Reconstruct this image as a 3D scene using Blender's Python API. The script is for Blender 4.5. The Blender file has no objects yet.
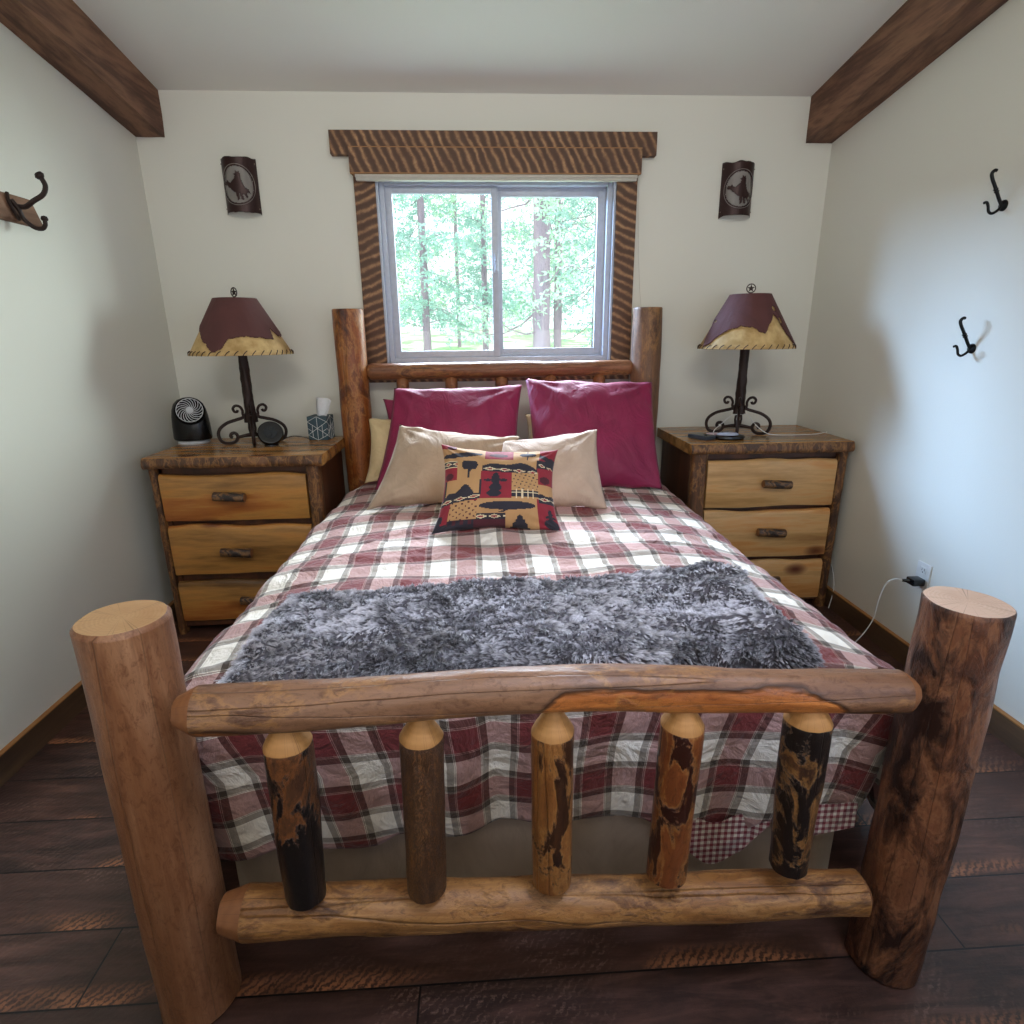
import bpy, bmesh, math, random
from mathutils import Vector, Matrix, noise
from math import sin, cos, pi, radians, sqrt, atan2, exp
S = bpy.context.scene
COL = S.collection
R = random.Random(7)

# ------------------------------------------------------------------ helpers
def lin(h):
    h = h.lstrip('#'); c = [int(h[i:i+2], 16)/255 for i in (0, 2, 4)]
    return tuple((x/12.92 if x <= .04045 else ((x+.055)/1.055)**2.4) for x in c) + (1,)

class M:
    """small node material builder"""
    def __init__(s, name):
        s.m = bpy.data.materials.new(name); s.m.use_nodes = True
        s.t = s.m.node_tree; s.t.nodes.clear()
        s.out = s.t.nodes.new('ShaderNodeOutputMaterial')
        s.b = s.t.nodes.new('ShaderNodeBsdfPrincipled')
        s.t.links.new(s.b.outputs[0], s.out.inputs[0])
    def put(s, sock, v):
        if isinstance(v, bpy.types.NodeSocket): s.t.links.new(v, sock)
        else: sock.default_value = v
    def n(s, kind, ins=None, **a):
        x = s.t.nodes.new('ShaderNode'+kind)
        for k, v in a.items(): setattr(x, k, v)
        for k, v in (ins or {}).items(): s.put(x.inputs[k], v)
        return x
    def coord(s, which='Object', scale=(1, 1, 1), rot=(0, 0, 0), loc=(0, 0, 0)):
        tc = s.n('TexCoord')
        return s.n('Mapping', {'Vector': tc.outputs[which], 'Scale': scale, 'Rotation': rot, 'Location': loc}).outputs[0]
    def noise(s, vec, scale=5, detail=4, rough=.6, dist=0):
        return s.n('TexNoise', {'Vector': vec, 'Scale': scale, 'Detail': detail, 'Roughness': rough, 'Distortion': dist}).outputs[0]
    def ramp(s, fac, stops, interp='LINEAR'):
        r = s.n('ValToRGB', {'Fac': fac}); e = r.color_ramp; e.interpolation = interp
        while len(e.elements) < len(stops): e.elements.new(.5)
        for el, (p, c) in zip(e.elements, stops): el.position = p
        for el, (p, c) in zip(e.elements, stops):
            el.position = p; el.color = lin(c) if isinstance(c, str) else (c, c, c, 1)
        return r.outputs[0]
    def mix(s, fac, a, b, mode='MIX'):
        x = s.n('Mix', data_type='RGBA', blend_type=mode)
        s.put(x.inputs[0], fac)
        s.put(x.inputs[6], lin(a) if isinstance(a, str) else a)
        s.put(x.inputs[7], lin(b) if isinstance(b, str) else b)
        return x.outputs[2]
    def math(s, op, a, b=0.0, c=0.0):
        x = s.n('Math', operation=op)
        s.put(x.inputs[0], a); s.put(x.inputs[1], b); s.put(x.inputs[2], c)
        return x.outputs[0]
    def sep(s, v): return s.n('SeparateXYZ', {0: v}).outputs
    def bump(s, h, strength=.3, dist=.01):
        s.put(s.b.inputs['Normal'], s.n('Bump', {'Height': h, 'Strength': strength, 'Distance': dist}).outputs[0])
    def fin(s, color=None, rough=.6, **k):
        if color is not None: s.put(s.b.inputs['Base Color'], lin(color) if isinstance(color, str) else color)
        s.put(s.b.inputs['Roughness'], rough)
        for a, v in k.items(): s.put(s.b.inputs[a.replace('_', ' ')], v)
        return s.m

def plain(name, color, rough=.6, **k):
    m = M(name); n = m.noise(m.coord(), 40, 3)
    c = m.mix(m.math('MULTIPLY', n, .25), color, '#000000')
    return m.fin(c, rough, **k)

def world(o):
    if o.parent: return world(o.parent) @ o.matrix_parent_inverse @ o.matrix_basis
    return o.matrix_basis.copy()

def parent(o, p):
    if p is not None:
        o.parent = p; o.matrix_parent_inverse = world(p).inverted()

def tag(o, label=None, cat=None, group=None, kind=None):
    if label: o['label'] = label
    if cat: o['category'] = cat
    if group: o['group'] = group
    if kind: o['kind'] = kind
    return o

def thing(name, loc, label, cat, group=None):
    o = bpy.data.objects.new(name, None); COL.objects.link(o); o.location = loc
    o.empty_display_size = .05
    return tag(o, label, cat, group)

def mo(name, verts, faces, mats, par=None, mat_idx=None, smooth=True, loc=(0, 0, 0), rot=None, uvs=None):
    me = bpy.data.meshes.new(name); me.from_pydata([tuple(v) for v in verts], [], faces)
    if not isinstance(mats, (list, tuple)): mats = [mats]
    for m in mats: me.materials.append(m)
    if mat_idx: me.polygons.foreach_set('material_index', mat_idx)
    me.polygons.foreach_set('use_smooth', [smooth]*len(me.polygons))
    if uvs:
        l = me.uv_layers.new(name='UVMap'); d = []
        for lp in me.loops: d += list(uvs[lp.vertex_index])
        l.data.foreach_set('uv', d)
    me.update()
    o = bpy.data.objects.new(name, me); COL.objects.link(o); o.location = loc
    if rot is not None: o.rotation_euler = rot
    if par is not None: parent(o, par)
    return o

class Buf:
    """collects shapes into one mesh"""
    def __init__(s): s.v = []; s.f = []; s.mi = []; s.sm = []
    def add(s, v, f, mi=0):
        b = len(s.v); s.v += [tuple(x) for x in v]; s.f += [tuple(i+b for i in q) for q in f]; s.mi += [mi]*len(f)
        return s
    def box(s, x0, x1, y0, y1, z0, z1, mi=0, mat=None, bev=.0):
        bm = bmesh.new()
        bmesh.ops.create_cube(bm, size=1)
        for v in bm.verts:
            v.co = Vector(((x0+x1)/2+v.co.x*(x1-x0), (y0+y1)/2+v.co.y*(y1-y0), (z0+z1)/2+v.co.z*(z1-z0)))
        if bev: bmesh.ops.bevel(bm, geom=bm.edges[:], offset=bev, segments=2, affect='EDGES', profile=.6)
        if mat is not None: bmesh.ops.transform(bm, matrix=mat, verts=bm.verts)
        bmesh.ops.recalc_face_normals(bm, faces=bm.faces)
        bm.verts.index_update()
        s.add([v.co for v in bm.verts], [[v.index for v in f.verts] for f in bm.faces], mi); bm.free(); return s
    def tube(s, pts, r, n=10, mi=0, closed=False):
        pts = [Vector(p) for p in pts]; rs = r if isinstance(r, (list, tuple)) else [r]*len(pts)
        V = []; F = []; L = len(pts)
        t0 = (pts[1]-pts[0]).normalized(); up = Vector((0, 0, 1)) if abs(t0.z) < .9 else Vector((1, 0, 0))
        nrm = (up-t0*up.dot(t0)).normalized()
        for i, p in enumerate(pts):
            if closed: t = (pts[(i+1) % L]-pts[i-1]).normalized()
            else: t = (pts[min(i+1, L-1)]-pts[max(i-1, 0)]).normalized()
            nrm = (nrm-t*nrm.dot(t)).normalized(); b = t.cross(nrm)
            for k in range(n):
                a = 2*pi*k/n; V.append(p+(nrm*cos(a)+b*sin(a))*rs[i])
        for i in range(L if closed else L-1):
            j = (i+1) % L
            for k in range(n): F.append((i*n+k, i*n+(k+1) % n, j*n+(k+1) % n, j*n+k))
        if not closed: F += [tuple(range(n-1, -1, -1)), tuple((L-1)*n+k for k in range(n))]
        return s.add(V, F, mi)
    def lathe(s, prof, c=(0, 0, 0), n=32, mi=0, mat=None, sx=1, sy=1):
        V = []; F = []
        for r, z in prof:
            for k in range(n):
                a = 2*pi*k/n; v = Vector((r*cos(a)*sx, r*sin(a)*sy, z))
                if mat is not None: v = mat @ v
                V.append(v+Vector(c))
        for i in range(len(prof)-1):
            for k in range(n): F.append((i*n+k, i*n+(k+1) % n, (i+1)*n+(k+1) % n, (i+1)*n+k))
        F += [tuple(range(n-1, -1, -1)), tuple((len(prof)-1)*n+k for k in range(n))]
        return s.add(V, F, mi)
    def prism(s, poly, fn, th, mi=0):
        """flat outline poly [(a,b)], fn(a,b,t)->point, t 0..th"""
        n = len(poly)
        V = [fn(a, b, 0) for a, b in poly]+[fn(a, b, th) for a, b in poly]
        F = [tuple(range(n)), tuple(range(2*n-1, n-1, -1))]+[(i, i+n, (i+1) % n+n, (i+1) % n) for i in range(n)]
        return s.add(V, F, mi)
    def build(s, name, mats, par=None, smooth=True, sharp=35):
        o = mo(name, s.v, s.f, mats, par, s.mi, smooth)
        bm = bmesh.new(); bm.from_mesh(o.data)
        bmesh.ops.recalc_face_normals(bm, faces=bm.faces)
        if smooth:
            for e in bm.edges:
                if len(e.link_faces) == 2 and e.calc_face_angle(0) > radians(sharp): e.smooth = False
        bm.to_mesh(o.data); bm.free()
        return o

def spline(pts, n=8, closed=False):
    P = [Vector(p) for p in pts]; out = []; L = len(P)
    rng = range(L if closed else L-1)
    for i in rng:
        p0 = P[i-1] if (closed or i > 0) else P[0]; p1 = P[i]; p2 = P[(i+1) % L]
        p3 = P[(i+2) % L] if closed else P[min(i+2, L-1)]
        for k in range(n):
            t = k/n
            out.append(.5*((2*p1)+(p2-p0)*t+(2*p0-5*p1+4*p2-p3)*t*t+(3*p1-p0-3*p2+p3)*t**3))
    if not closed: out.append(P[-1])
    return out

def nz(x, y, z, s=0): return noise.noise(Vector((x+s*13.7, y-s*7.3, z+s*3.1)))
def inpoly(x, y, poly):
    c = False; j = len(poly)-1
    for i in range(len(poly)):
        xi, yi = poly[i]; xj, yj = poly[j]
        if (yi > y) != (yj > y) and x < (xj-xi)*(y-yi)/(yj-yi)+xi: c = not c
        j = i
    return c

# ------------------------------------------------------------------ materials
def wood_log(name, light, mid, dark, bark='#241510', bark_amt=.3, scratch=0., rough=.45, seed=0, bscale=4., edge='#c08a4c', soft=.07, scar=None):
    """log with grain along local z; bark_amt 0..1 is how much dark inner bark is left"""
    m = M(name)
    v = m.coord(scale=(1, 1, .12), loc=(seed*1.7, seed*.9, seed*2.3))
    g = m.noise(v, 22, 8, .7, .6); g2 = m.noise(m.coord(scale=(1, 1, .35), loc=(seed, 0, seed)), 5, 4, .6, 1.)
    fine = m.noise(m.coord(scale=(1, 1, .05)), 90, 4, .6)
    c = m.ramp(g, [(.3, dark), (.48, mid), (.68, light)])
    c = m.mix(m.ramp(g2, [(.42, 0), (.6, .75)]), c, mid)
    c = m.mix(m.ramp(fine, [(.35, .35), (.55, 0)]), c, dark)
    h = m.math('MULTIPLY', g, .4)
    c = m.mix(m.ramp(m.noise(m.coord(scale=(1, 1, .18), loc=(seed, 2, seed)), 7, 3, .5), [(.5, 0), (.7, .55)]), c, light)
    if scar:
        x_, y_, z_ = m.sep(m.coord())
        wob = m.math('MULTIPLY', m.math('SUBTRACT', m.noise(m.coord(scale=(1, 1, .3)), 9, 4, .6), .5), .075)
        dn = m.math('ADD', m.math('SUBTRACT', m.math('MULTIPLY', x_, .9), m.math('MULTIPLY', y_, .35)), m.math('ADD', wob, .024))
        zr = m.math('DIVIDE', z_, 2.0)
        win = m.ramp(zr, [(scar[0]/2, 0), (scar[0]/2+.04, 1), (scar[1]/2-.05, 1), (scar[1]/2, 0)])
        dn = m.math('ADD', dn, m.math('MULTIPLY', m.math('SUBTRACT', win, 1.), .06))
        f_ = m.ramp(m.math('ADD', m.math('MULTIPLY', dn, 8.), .5), [(.50, 0), (.56, 1)])
        ln = m.ramp(m.math('ADD', m.math('MULTIPLY', dn, 8.), .5), [(.43, 0), (.50, 1), (.56, 0)])
        c = m.mix(m.math('MULTIPLY', f_, .85), c, m.mix(m.ramp(g, [(.35, 0), (.6, 1)]), '#8a4216', '#d88440'))
        c = m.mix(m.math('MULTIPLY', ln, .8), c, '#2a160d'); h = m.math('SUBTRACT', h, f_)
    if bark_amt > 0:
        bn = m.noise(m.coord(scale=(1, 1, .42), loc=(seed*3.1, seed, -seed)), bscale, 9, .62, .8)
        lo = .68-bark_amt*.36
        bn = m.math('ADD', bn, m.math('MULTIPLY', m.math('SUBTRACT', m.noise(m.coord(scale=(1, 1, .6)), 55, 5, .7), .5), .16))
        msk = m.ramp(bn, [(lo, 0), (lo+soft, 1)])
        ring = m.ramp(bn, [(lo-.045, 0), (lo-.005, 1), (lo+.04, 0)])
        bn2 = m.noise(m.coord(scale=(1, 1, .3)), 16, 6, .7, 1.5)
        bc = m.mix(m.ramp(bn2, [(.35, 0), (.7, 1)]), bark, dark)
        c = m.mix(m.math('MULTIPLY', ring, .4), c, edge); c = m.mix(msk, c, bc)
        h = m.math('ADD', h, m.math('MULTIPLY', msk, .8))
    sp = m.noise(m.coord(scale=(1, 1, .45)), 70, 6, .8, 1.)
    c = m.mix(m.ramp(sp, [(.36, .6), (.5, 0)]), c, dark); h = m.math('ADD', h, m.math('MULTIPLY', sp, .35))
    if scratch:
        w = m.noise(m.coord(scale=(1, 1, .5), rot=(.3, .4, 0)), 34, 5, .8, 3.5)
        sc = m.ramp(w, [(.38, 0), (.5, 1), (.6, 0)])
        c = m.mix(m.math('MULTIPLY', sc, scratch), c, '#2a180d'); h = m.math('ADD', h, m.math('MULTIPLY', sc, -.4))
    ck = m.noise(m.coord(scale=(1, 1, .02), loc=(seed, seed, 0)), 16, 1, .3, .05)
    crack = m.ramp(ck, [(.492, 0), (.5, 1), (.508, 0)])
    c = m.mix(m.math('MULTIPLY', crack, .35), c, '#1c0e08')
    m.bump(m.math('SUBTRACT', h, m.math('MULTIPLY', crack, .8)), .55, .006)
    return m.fin(c, rough)

def end_grain(name, a='#c99a68', b='#a8764a'):
    m = M(name)
    v = m.coord(); x, y, z = m.sep(v)
    r = m.math('SQRT', m.math('ADD', m.math('MULTIPLY', x, x), m.math('MULTIPLY', y, y)))
    r = m.math('ADD', r, m.math('MULTIPLY', m.noise(v, 12, 3), .03))
    ring = m.math('SINE', m.math('MULTIPLY', r, 900.))
    c = m.mix(m.math('MULTIPLY_ADD', ring, .12, .3), a, b)
    c = m.mix(m.ramp(m.noise(v, 9, 4), [(.5, 0), (.75, .6)]), c, b)
    ang = m.math('ARCTAN2', x, y)
    ck = m.ramp(m.noise(m.n('CombineXYZ', {0: ang, 1: 0.0, 2: 0.0}).outputs[0], 1.7, 1), [(.5, 0), (.503, 1), (.509, 0)])
    c = m.mix(m.math('MULTIPLY', ck, .7), c, '#3a2214')
    return m.fin(c, .6)

def plank_wood(name, stops, axis='x', scale=6, rough=.4, knots=True, seed=0, stretch=.1):
    m = M(name); sc = [1, 1, 1]; sc['xyz'.index(axis)] = stretch
    v = m.coord(scale=sc, loc=(seed, seed*2, seed))
    big = m.noise(v, scale, 3, .5, .5); g = m.noise(v, scale*7, 6, .65, .3)
    f = m.math('ADD', m.math('MULTIPLY', big, .75), m.math('MULTIPLY', g, .25))
    c = m.ramp(f, stops)
    if knots:
        sk = [6, 6, 6]; sk['xyz'.index(axis)] = 3.2
        vo = m.n('TexVoronoi', {'Vector': m.coord(scale=sk, loc=(seed*1.3, 3, seed)), 'Scale': 1.0})
        k = m.ramp(vo.outputs['Distance'], [(.05, 1), (.14, .65), (.24, 0)])
        keep = m.ramp(m.sep(vo.outputs['Color'])[0], [(.45, 0), (.5, 1)])
        c = m.mix(m.math('MULTIPLY', k, keep), c, '#5b2412')
    m.bump(g, .15, .003)
    return m.fin(c, rough)

def saw_wood(name, angle):
    """rough circular-sawn trim board with diagonal kerf marks; board lies in the xz plane"""
    m = M(name)
    v = m.coord(rot=(0, angle, 0))
    n = m.noise(m.coord(), 9, 4, .6)
    w = m.n('TexWave', {'Vector': v, 'Scale': 7.4, 'Distortion': 2.8, 'Detail': 4.0, 'Detail Scale': 1.6}, wave_type='BANDS', bands_direction='X').outputs[0]
    w2 = m.math('ADD', w, m.math('MULTIPLY', m.math('SUBTRACT', m.noise(v, 60, 4, .8), .5), .9))
    c = m.ramp(w2, [(.15, '#553e32'), (.55, '#6c5040'), (.85, '#9a7354'), (1., '#b48c66')])
    c = m.mix(m.ramp(n, [(.4, .55), (.7, 0)]), c, '#5a4032')
    m.bump(w2, .4, .004)
    return m.fin(c, .75)

MT = {}
MT['wall'] = (lambda m: (m.bump(m.noise(m.coord(), 160, 4, .6), .12, .004), m.fin('#dcdad0', .85))[1])(M('wall_paint'))
MT['ceil'] = (lambda m: (m.bump(m.noise(m.coord(), 160, 4, .6), .15, .004), m.fin('#e6e4de', .9))[1])(M('ceiling_paint'))
MT['vinyl'] = plain('window_vinyl', '#bcc2d2', .35)
MT['shade'] = plain('shade_fabric', '#cdc8bd', .8)
MT['iron'] = plain('wrought_iron', '#2c1a14', .5, Metallic=.4)
MT['black_iron'] = plain('black_iron', '#121211', .45, Metallic=.5)
MT['black'] = plain('black_plastic', '#0d0d0f', .25)
MT['silver'] = plain('silver_plastic', '#d0d3d8', .45)
MT['white'] = plain('white_plastic', '#e6e6e4', .4)
MT['slate'] = plain('slate_plastic', '#3d434e', .35)
MT['rust'] = plain('rusted_steel', '#3a2422', .42, Metallic=.45)
MT['mica'] = plain('grey_mica', '#8b8580', .5)
MT['screw'] = plain('screw_metal', '#8b7f74', .35, Metallic=.8)
MT['header'] = saw_wood('sawn_header', .45)
MT['trimL'] = saw_wood('sawn_trim_left', pi/2-.42)
MT['trimR'] = saw_wood('sawn_trim_right', pi/2+.38)
MT['edge'] = plain('raw_board_edge', '#a9794c', .7)
MT['endA'] = end_grain('end_grain', '#c29a6c', '#a67647')
MT['endB'] = end_grain('end_grain_pale', '#d2b5a0', '#b8937a')
MT['conerail'] = end_grain('rail_tip', '#8e5a32', '#6f4022')
MT['cone'] = end_grain('peeled_tip', '#c08b50', '#a06c36')
NS = [(.32, '#5f4020'), (.41, '#8a6030'), (.47, '#a5753c'), (.52, '#b8803f'), (.6, '#a8662f'), (.7, '#8c4c20')]
MT['drawer'] = plank_wood('pine_drawer', NS, 'x', 9, .35, seed=1)
MT['drawerR'] = plank_wood('pine_drawer_pale', [(.3, '#96683a'), (.42, '#b88d58'), (.5, '#cda06a'), (.58, '#c98d50'), (.7, '#a8662f')], 'x', 9, .35, seed=4.4)
MT['nstop'] = plank_wood('pine_top', [(.3, '#5c4125'), (.45, '#8f6536'), (.55, '#ad7b43'), (.7, '#7d5730')], 'x', 12, .25, seed=2)
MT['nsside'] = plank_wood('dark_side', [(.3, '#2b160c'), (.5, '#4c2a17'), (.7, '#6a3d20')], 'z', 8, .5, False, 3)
MT['barkedge'] = wood_log('bark_edge', '#8a5c38', '#5e3b22', '#2c1a10', bark_amt=.5, seed=5, bscale=16, soft=.2)
MT['beam'] = plank_wood('rough_beam', [(.3, '#3a271e'), (.46, '#614334'), (.56, '#86614a'), (.68, '#563a2c')], 'y', 10, .85, False, 6, .12)
MT['base'] = plank_wood('baseboard_wood', [(.3, '#3b2a1e'), (.5, '#55402e'), (.7, '#6f5439')], 'y', 12, .45, False, 7)
MT['baset'] = plain('baseboard_edge', '#a8743f', .55)
MT['postL'] = wood_log('post_peeled', '#b98a66', '#8a5a3a', '#5b3018', bark_amt=.0, seed=1, rough=.4)
MT['postR'] = wood_log('post_barky', '#a06a48', '#6e3f28', '#35190e', bark='#1e110c', bark_amt=.70, seed=2, bscale=14, rough=.38, edge='#9a6a48', soft=.16)
MT['postH'] = wood_log('head_post_left', '#b4743a', '#8d4a20', '#4f220e', bark='#2b130b', bark_amt=.42, seed=3.4, bscale=8, soft=.12, rough=.35)
MT['postG'] = wood_log('head_post_right', '#93694a', '#7b573e', '#4c3527', bark='#3a2a20', bark_amt=.2, seed=8.2, rough=.5)
MT['railT'] = wood_log('rail_top', '#a37a5c', '#7f583f', '#50301f', bark='#54301c', bark_amt=.3, seed=4.6, rough=.35, bscale=7, soft=.12, scar=(.62, 1.25))
MT['railB'] = wood_log('rail_bottom', '#cc9a62', '#93602f', '#4a2a16', bark='#4c2c18', bark_amt=.4, seed=6.1, bscale=15, rough=.45, soft=.14)
MT['railH'] = wood_log('rail_head', '#a06a42', '#825234', '#4c2c1c', bark='#38221a', bark_amt=.3, seed=2.7, bscale=7)
MT['sp0'] = wood_log('spindle_black', '#7a4a2a', '#33261f', '#1d1613', bark='#161312', bark_amt=.72, seed=1.4, bscale=10, soft=.03, rough=.3, edge='#a06030')
MT['sp1'] = wood_log('spindle_scratched', '#8f6238', '#6f4627', '#3a2214', bark='#37200f', bark_amt=.1, scratch=.8, seed=2.4)
MT['sp2'] = wood_log('spindle_patch', '#a06a38', '#8a5429', '#4f2d16', bark='#1d100b', bark_amt=.46, seed=9.3, bscale=11, soft=.03, rough=.35)
MT['sp3'] = wood_log('spindle_red', '#9a5a2c', '#6a3218', '#3a170b', bark='#2c120a', bark_amt=.45, seed=5.2, bscale=15, soft=.03, rough=.35)
MT['sp4'] = wood_log('spindle_mottled', '#8a5a34', '#4a2f20', '#221712', bark='#1a1310', bark_amt=.58, seed=7.7, bscale=11, soft=.03, rough=.35)
MT['twig'] = wood_log('twig_handle', '#5c4030', '#43302a', '#241a17', bark='#2c211d', bark_amt=.5, seed=3, bscale=20)
MT['twig_end'] = plain('twig_end', '#8c5e38', .6)

def floor_mat():
    m = M('reclaimed_planks')
    v = m.coord(loc=(.3, .157, 0))
    br = m.n('TexBrick', {'Vector': v, 'Color1': (0, 0, 0, 1), 'Color2': (1, 1, 1, 1), 'Mortar': (.5, .5, .5, 1), 'Scale': 1.0,
                          'Mortar Size': .0025, 'Mortar Smooth': .1, 'Bias': 0.0, 'Brick Width': 2.1, 'Row Height': .19}, offset=.37)
    rnd = br.outputs['Color']; gap = br.outputs['Fac']
    off = m.n('VectorMath', {0: v, 1: m.n('CombineXYZ', {0: m.math('MULTIPLY', rnd, 9.), 1: m.math('MULTIPLY', rnd, 4.), 2: 0.0}).outputs[0]}, operation='ADD').outputs[0]
    st = m.n('Mapping', {'Vector': off, 'Scale': (.16, 1, 1)}).outputs[0]
    g = m.noise(st, 26, 8, .68, .5); big = m.noise(off, 3.2, 4, .6, 1.)
    c = m.ramp(g, [(.3, '#1d1210'), (.46, '#38251f'), (.58, '#523830'), (.74, '#6e4d3f')])
    c = m.mix(m.ramp(big, [(.4, 0), (.62, .6)]), c, '#2b211f')
    c = m.mix(m.math('MULTIPLY', rnd, .35), c, '#5e3a2a')
    saw = m.n('TexWave', {'Vector': m.n('Mapping', {'Vector': off, 'Rotation': (0, 0, .75), 'Scale': (1, 1, 1)}).outputs[0], 'Scale': 19.0, 'Distortion': 9., 'Detail': 5.0, 'Detail Scale': 2.5, 'Detail Roughness': .7}).outputs[0]
    patch = m.ramp(m.noise(off, 2.1, 3, .5, .5), [(.5, 0), (.62, 1)])
    worn = m.ramp(m.noise(st, 60, 5, .8), [(.45, 0), (.7, 1)])
    c = m.mix(m.math('MULTIPLY', m.math('MULTIPLY', m.ramp(saw, [(.55, 0), (1, .55)]), patch), worn), c, '#a08070')
    c = m.mix(m.math('MULTIPLY', m.ramp(m.noise(off, 7, 6, .7), [(.52, 0), (.75, .5)]), worn), c, '#7c5c4e')
    yy = m.sep(v)[1]; fy = m.math('FRACT', m.math('DIVIDE', yy, .19))
    e = m.ramp(fy, [(.0, 1), (.12, .6), (.30, 0)])
    s1 = m.noise(m.n('Mapping', {'Vector': v, 'Scale': (.8, 2.2, 1)}).outputs[0], 2.4, 2, .5)
    s2 = m.math('MULTIPLY', m.math('ADD', m.math('MULTIPLY', saw, .9), m.noise(st, 50, 4, .7)), .6)
    k = m.math('MULTIPLY', m.math('MULTIPLY', e, m.ramp(s1, [(.50, 0), (.58, 1)])), m.ramp(s2, [(.34, 0), (.72, 1)]))
    c = m.mix(m.math('MULTIPLY', k, .8), c, '#b8784e')
    c = m.mix(gap, c, '#0c0706')
    m.bump(m.math('ADD', m.math('MULTIPLY', g, .5), m.math('SUBTRACT', m.math('MULTIPLY', saw, .12), gap)), .5, .004)
    return m.fin(c, m.math('MULTIPLY_ADD', g, .3, .22))
MT['floor'] = floor_mat()

def plaid_mat(name, small=False):
    m = M(name)
    uv = m.n('TexCoord').outputs['UV']; u, v, _ = m.sep(uv)
    if small:
        st = [(0, '#7a2a33'), (.5, '#d8cfc0')]
    else:
        st = [(0, '#742a29'), (.36, '#742a29'), (.364, '#d8ccbc'), (.374, '#5a3a32'), (.388, '#d8ccbc'), (.398, '#4c3f34'),
              (.50, '#efe6d8'), (.87, '#4c3f34'), (.965, '#d8ccbc'), (.975, '#5a3a32'), (.988, '#d8ccbc'), (.997, '#742a29')]
    a = m.ramp(m.math('FRACT', u), st, 'CONSTANT'); b = m.ramp(m.math('FRACT', v), st, 'CONSTANT')
    ga, gb = [m.n('Gamma', {'Color': q, 'Gamma': .4545}).outputs[0] for q in (a, b)]
    c = m.n('Gamma', {'Color': m.mix(.5, ga, gb), 'Gamma': 2.2}).outputs[0]
    weave = m.noise(m.n('Mapping', {'Vector': uv, 'Scale': (1, 6, 1)}).outputs[0], 60, 3, .8)
    weave2 = m.noise(m.n('Mapping', {'Vector': uv, 'Scale': (6, 1, 1)}).outputs[0], 60, 3, .8)
    w = m.math('ADD', weave, weave2)
    c = m.mix(m.ramp(w, [(.35, .28), (.62, 0)]), c, m.mix(1.0, c, '#8a6a60', 'MULTIPLY'))
    m.bump(m.math('ADD', m.noise(m.coord(scale=(1, .7, 1)), 11, 5, .55, 1.4), m.math('MULTIPLY', m.noise(m.coord(), 34, 3, .5, .5), .35)), .75, .03)
    return m.fin(c, .85, Sheen_Weight=.15)
MT['plaid'] = plaid_mat('plaid_flannel'); MT['check'] = plaid_mat('small_check', True)

def cloth(name, color, bump=.4, sheen=.2, dark=None, rough=.8):
    m = M(name); n = m.noise(m.coord(scale=(1, 1, .7)), 6, 5, .6, .8)
    w = m.noise(m.coord(), 320, 2, .6)
    c = m.mix(m.ramp(n, [(.35, .35), (.65, 0)]), color, dark or '#000000')
    m.bump(m.math('ADD', m.noise(m.coord(rot=(.3, .2, .5), scale=(1, 1, .45)), 9, 4, .55, 1.2), m.math('MULTIPLY', w, .02)), bump, .03)
    return m.fin(c, rough, Sheen_Weight=sheen)
MT['maroon'] = cloth('maroon_satin', '#8c1245', .5, .08, '#560b2b', .62)
MT['tan'] = cloth('tan_linen', '#b69d84', .5, .1, '#8a725c')
MT['tanR'] = cloth('rosy_tan_linen', '#c6ac98', .5, .1, '#987e6a')
MT['cream'] = cloth('cream_cotton', '#dcc296', .6, .1, '#ab8f62')
MT['ticking'] = cloth('white_cotton', '#d8d2cc', .3, .1, '#9a948e')
MT['skirt'] = cloth('beige_skirt', '#a8917a', .3, .1, '#6b5e50')
MT['mattress'] = cloth('mattress_ticking', '#c8c2b8', .2, .1, '#948c80')
TAP = [cloth('tapestry_'+n, c, .25, .1, d) for n, c, d in (('red', '#8e1c2c', '#5c101c'), ('tan', '#b98d5c', '#8e683e'), ('navy', '#26212c', '#15121a'), ('cream', '#d8c6a2', '#a8946e'), ('maroon', '#4c1420', '#2a0b12'))]

def fur_mat(base=False):
    m = M('fur_hide' if base else 'fur_pile')
    if base: return m.fin(m.mix(m.noise(m.coord(), 60, 4), '#2a272d', '#7a757c'), .95)
    a = m.n('Attribute', attribute_name='Col').outputs['Color']
    return m.fin(a, .75, Sheen_Weight=.1)
MT['hide'] = fur_mat(True); MT['fur'] = fur_mat()

# ------------------------------------------------------------------ room shell
XL, XR = -1.798, 1.773
ZC, SL = 2.615, .1507
YB = -5.2
WX0, WX1, WZ0, WZ1 = -.625, .618, 1.3, 2.235
def struct(o): o['kind'] = 'structure'; return o

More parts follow.
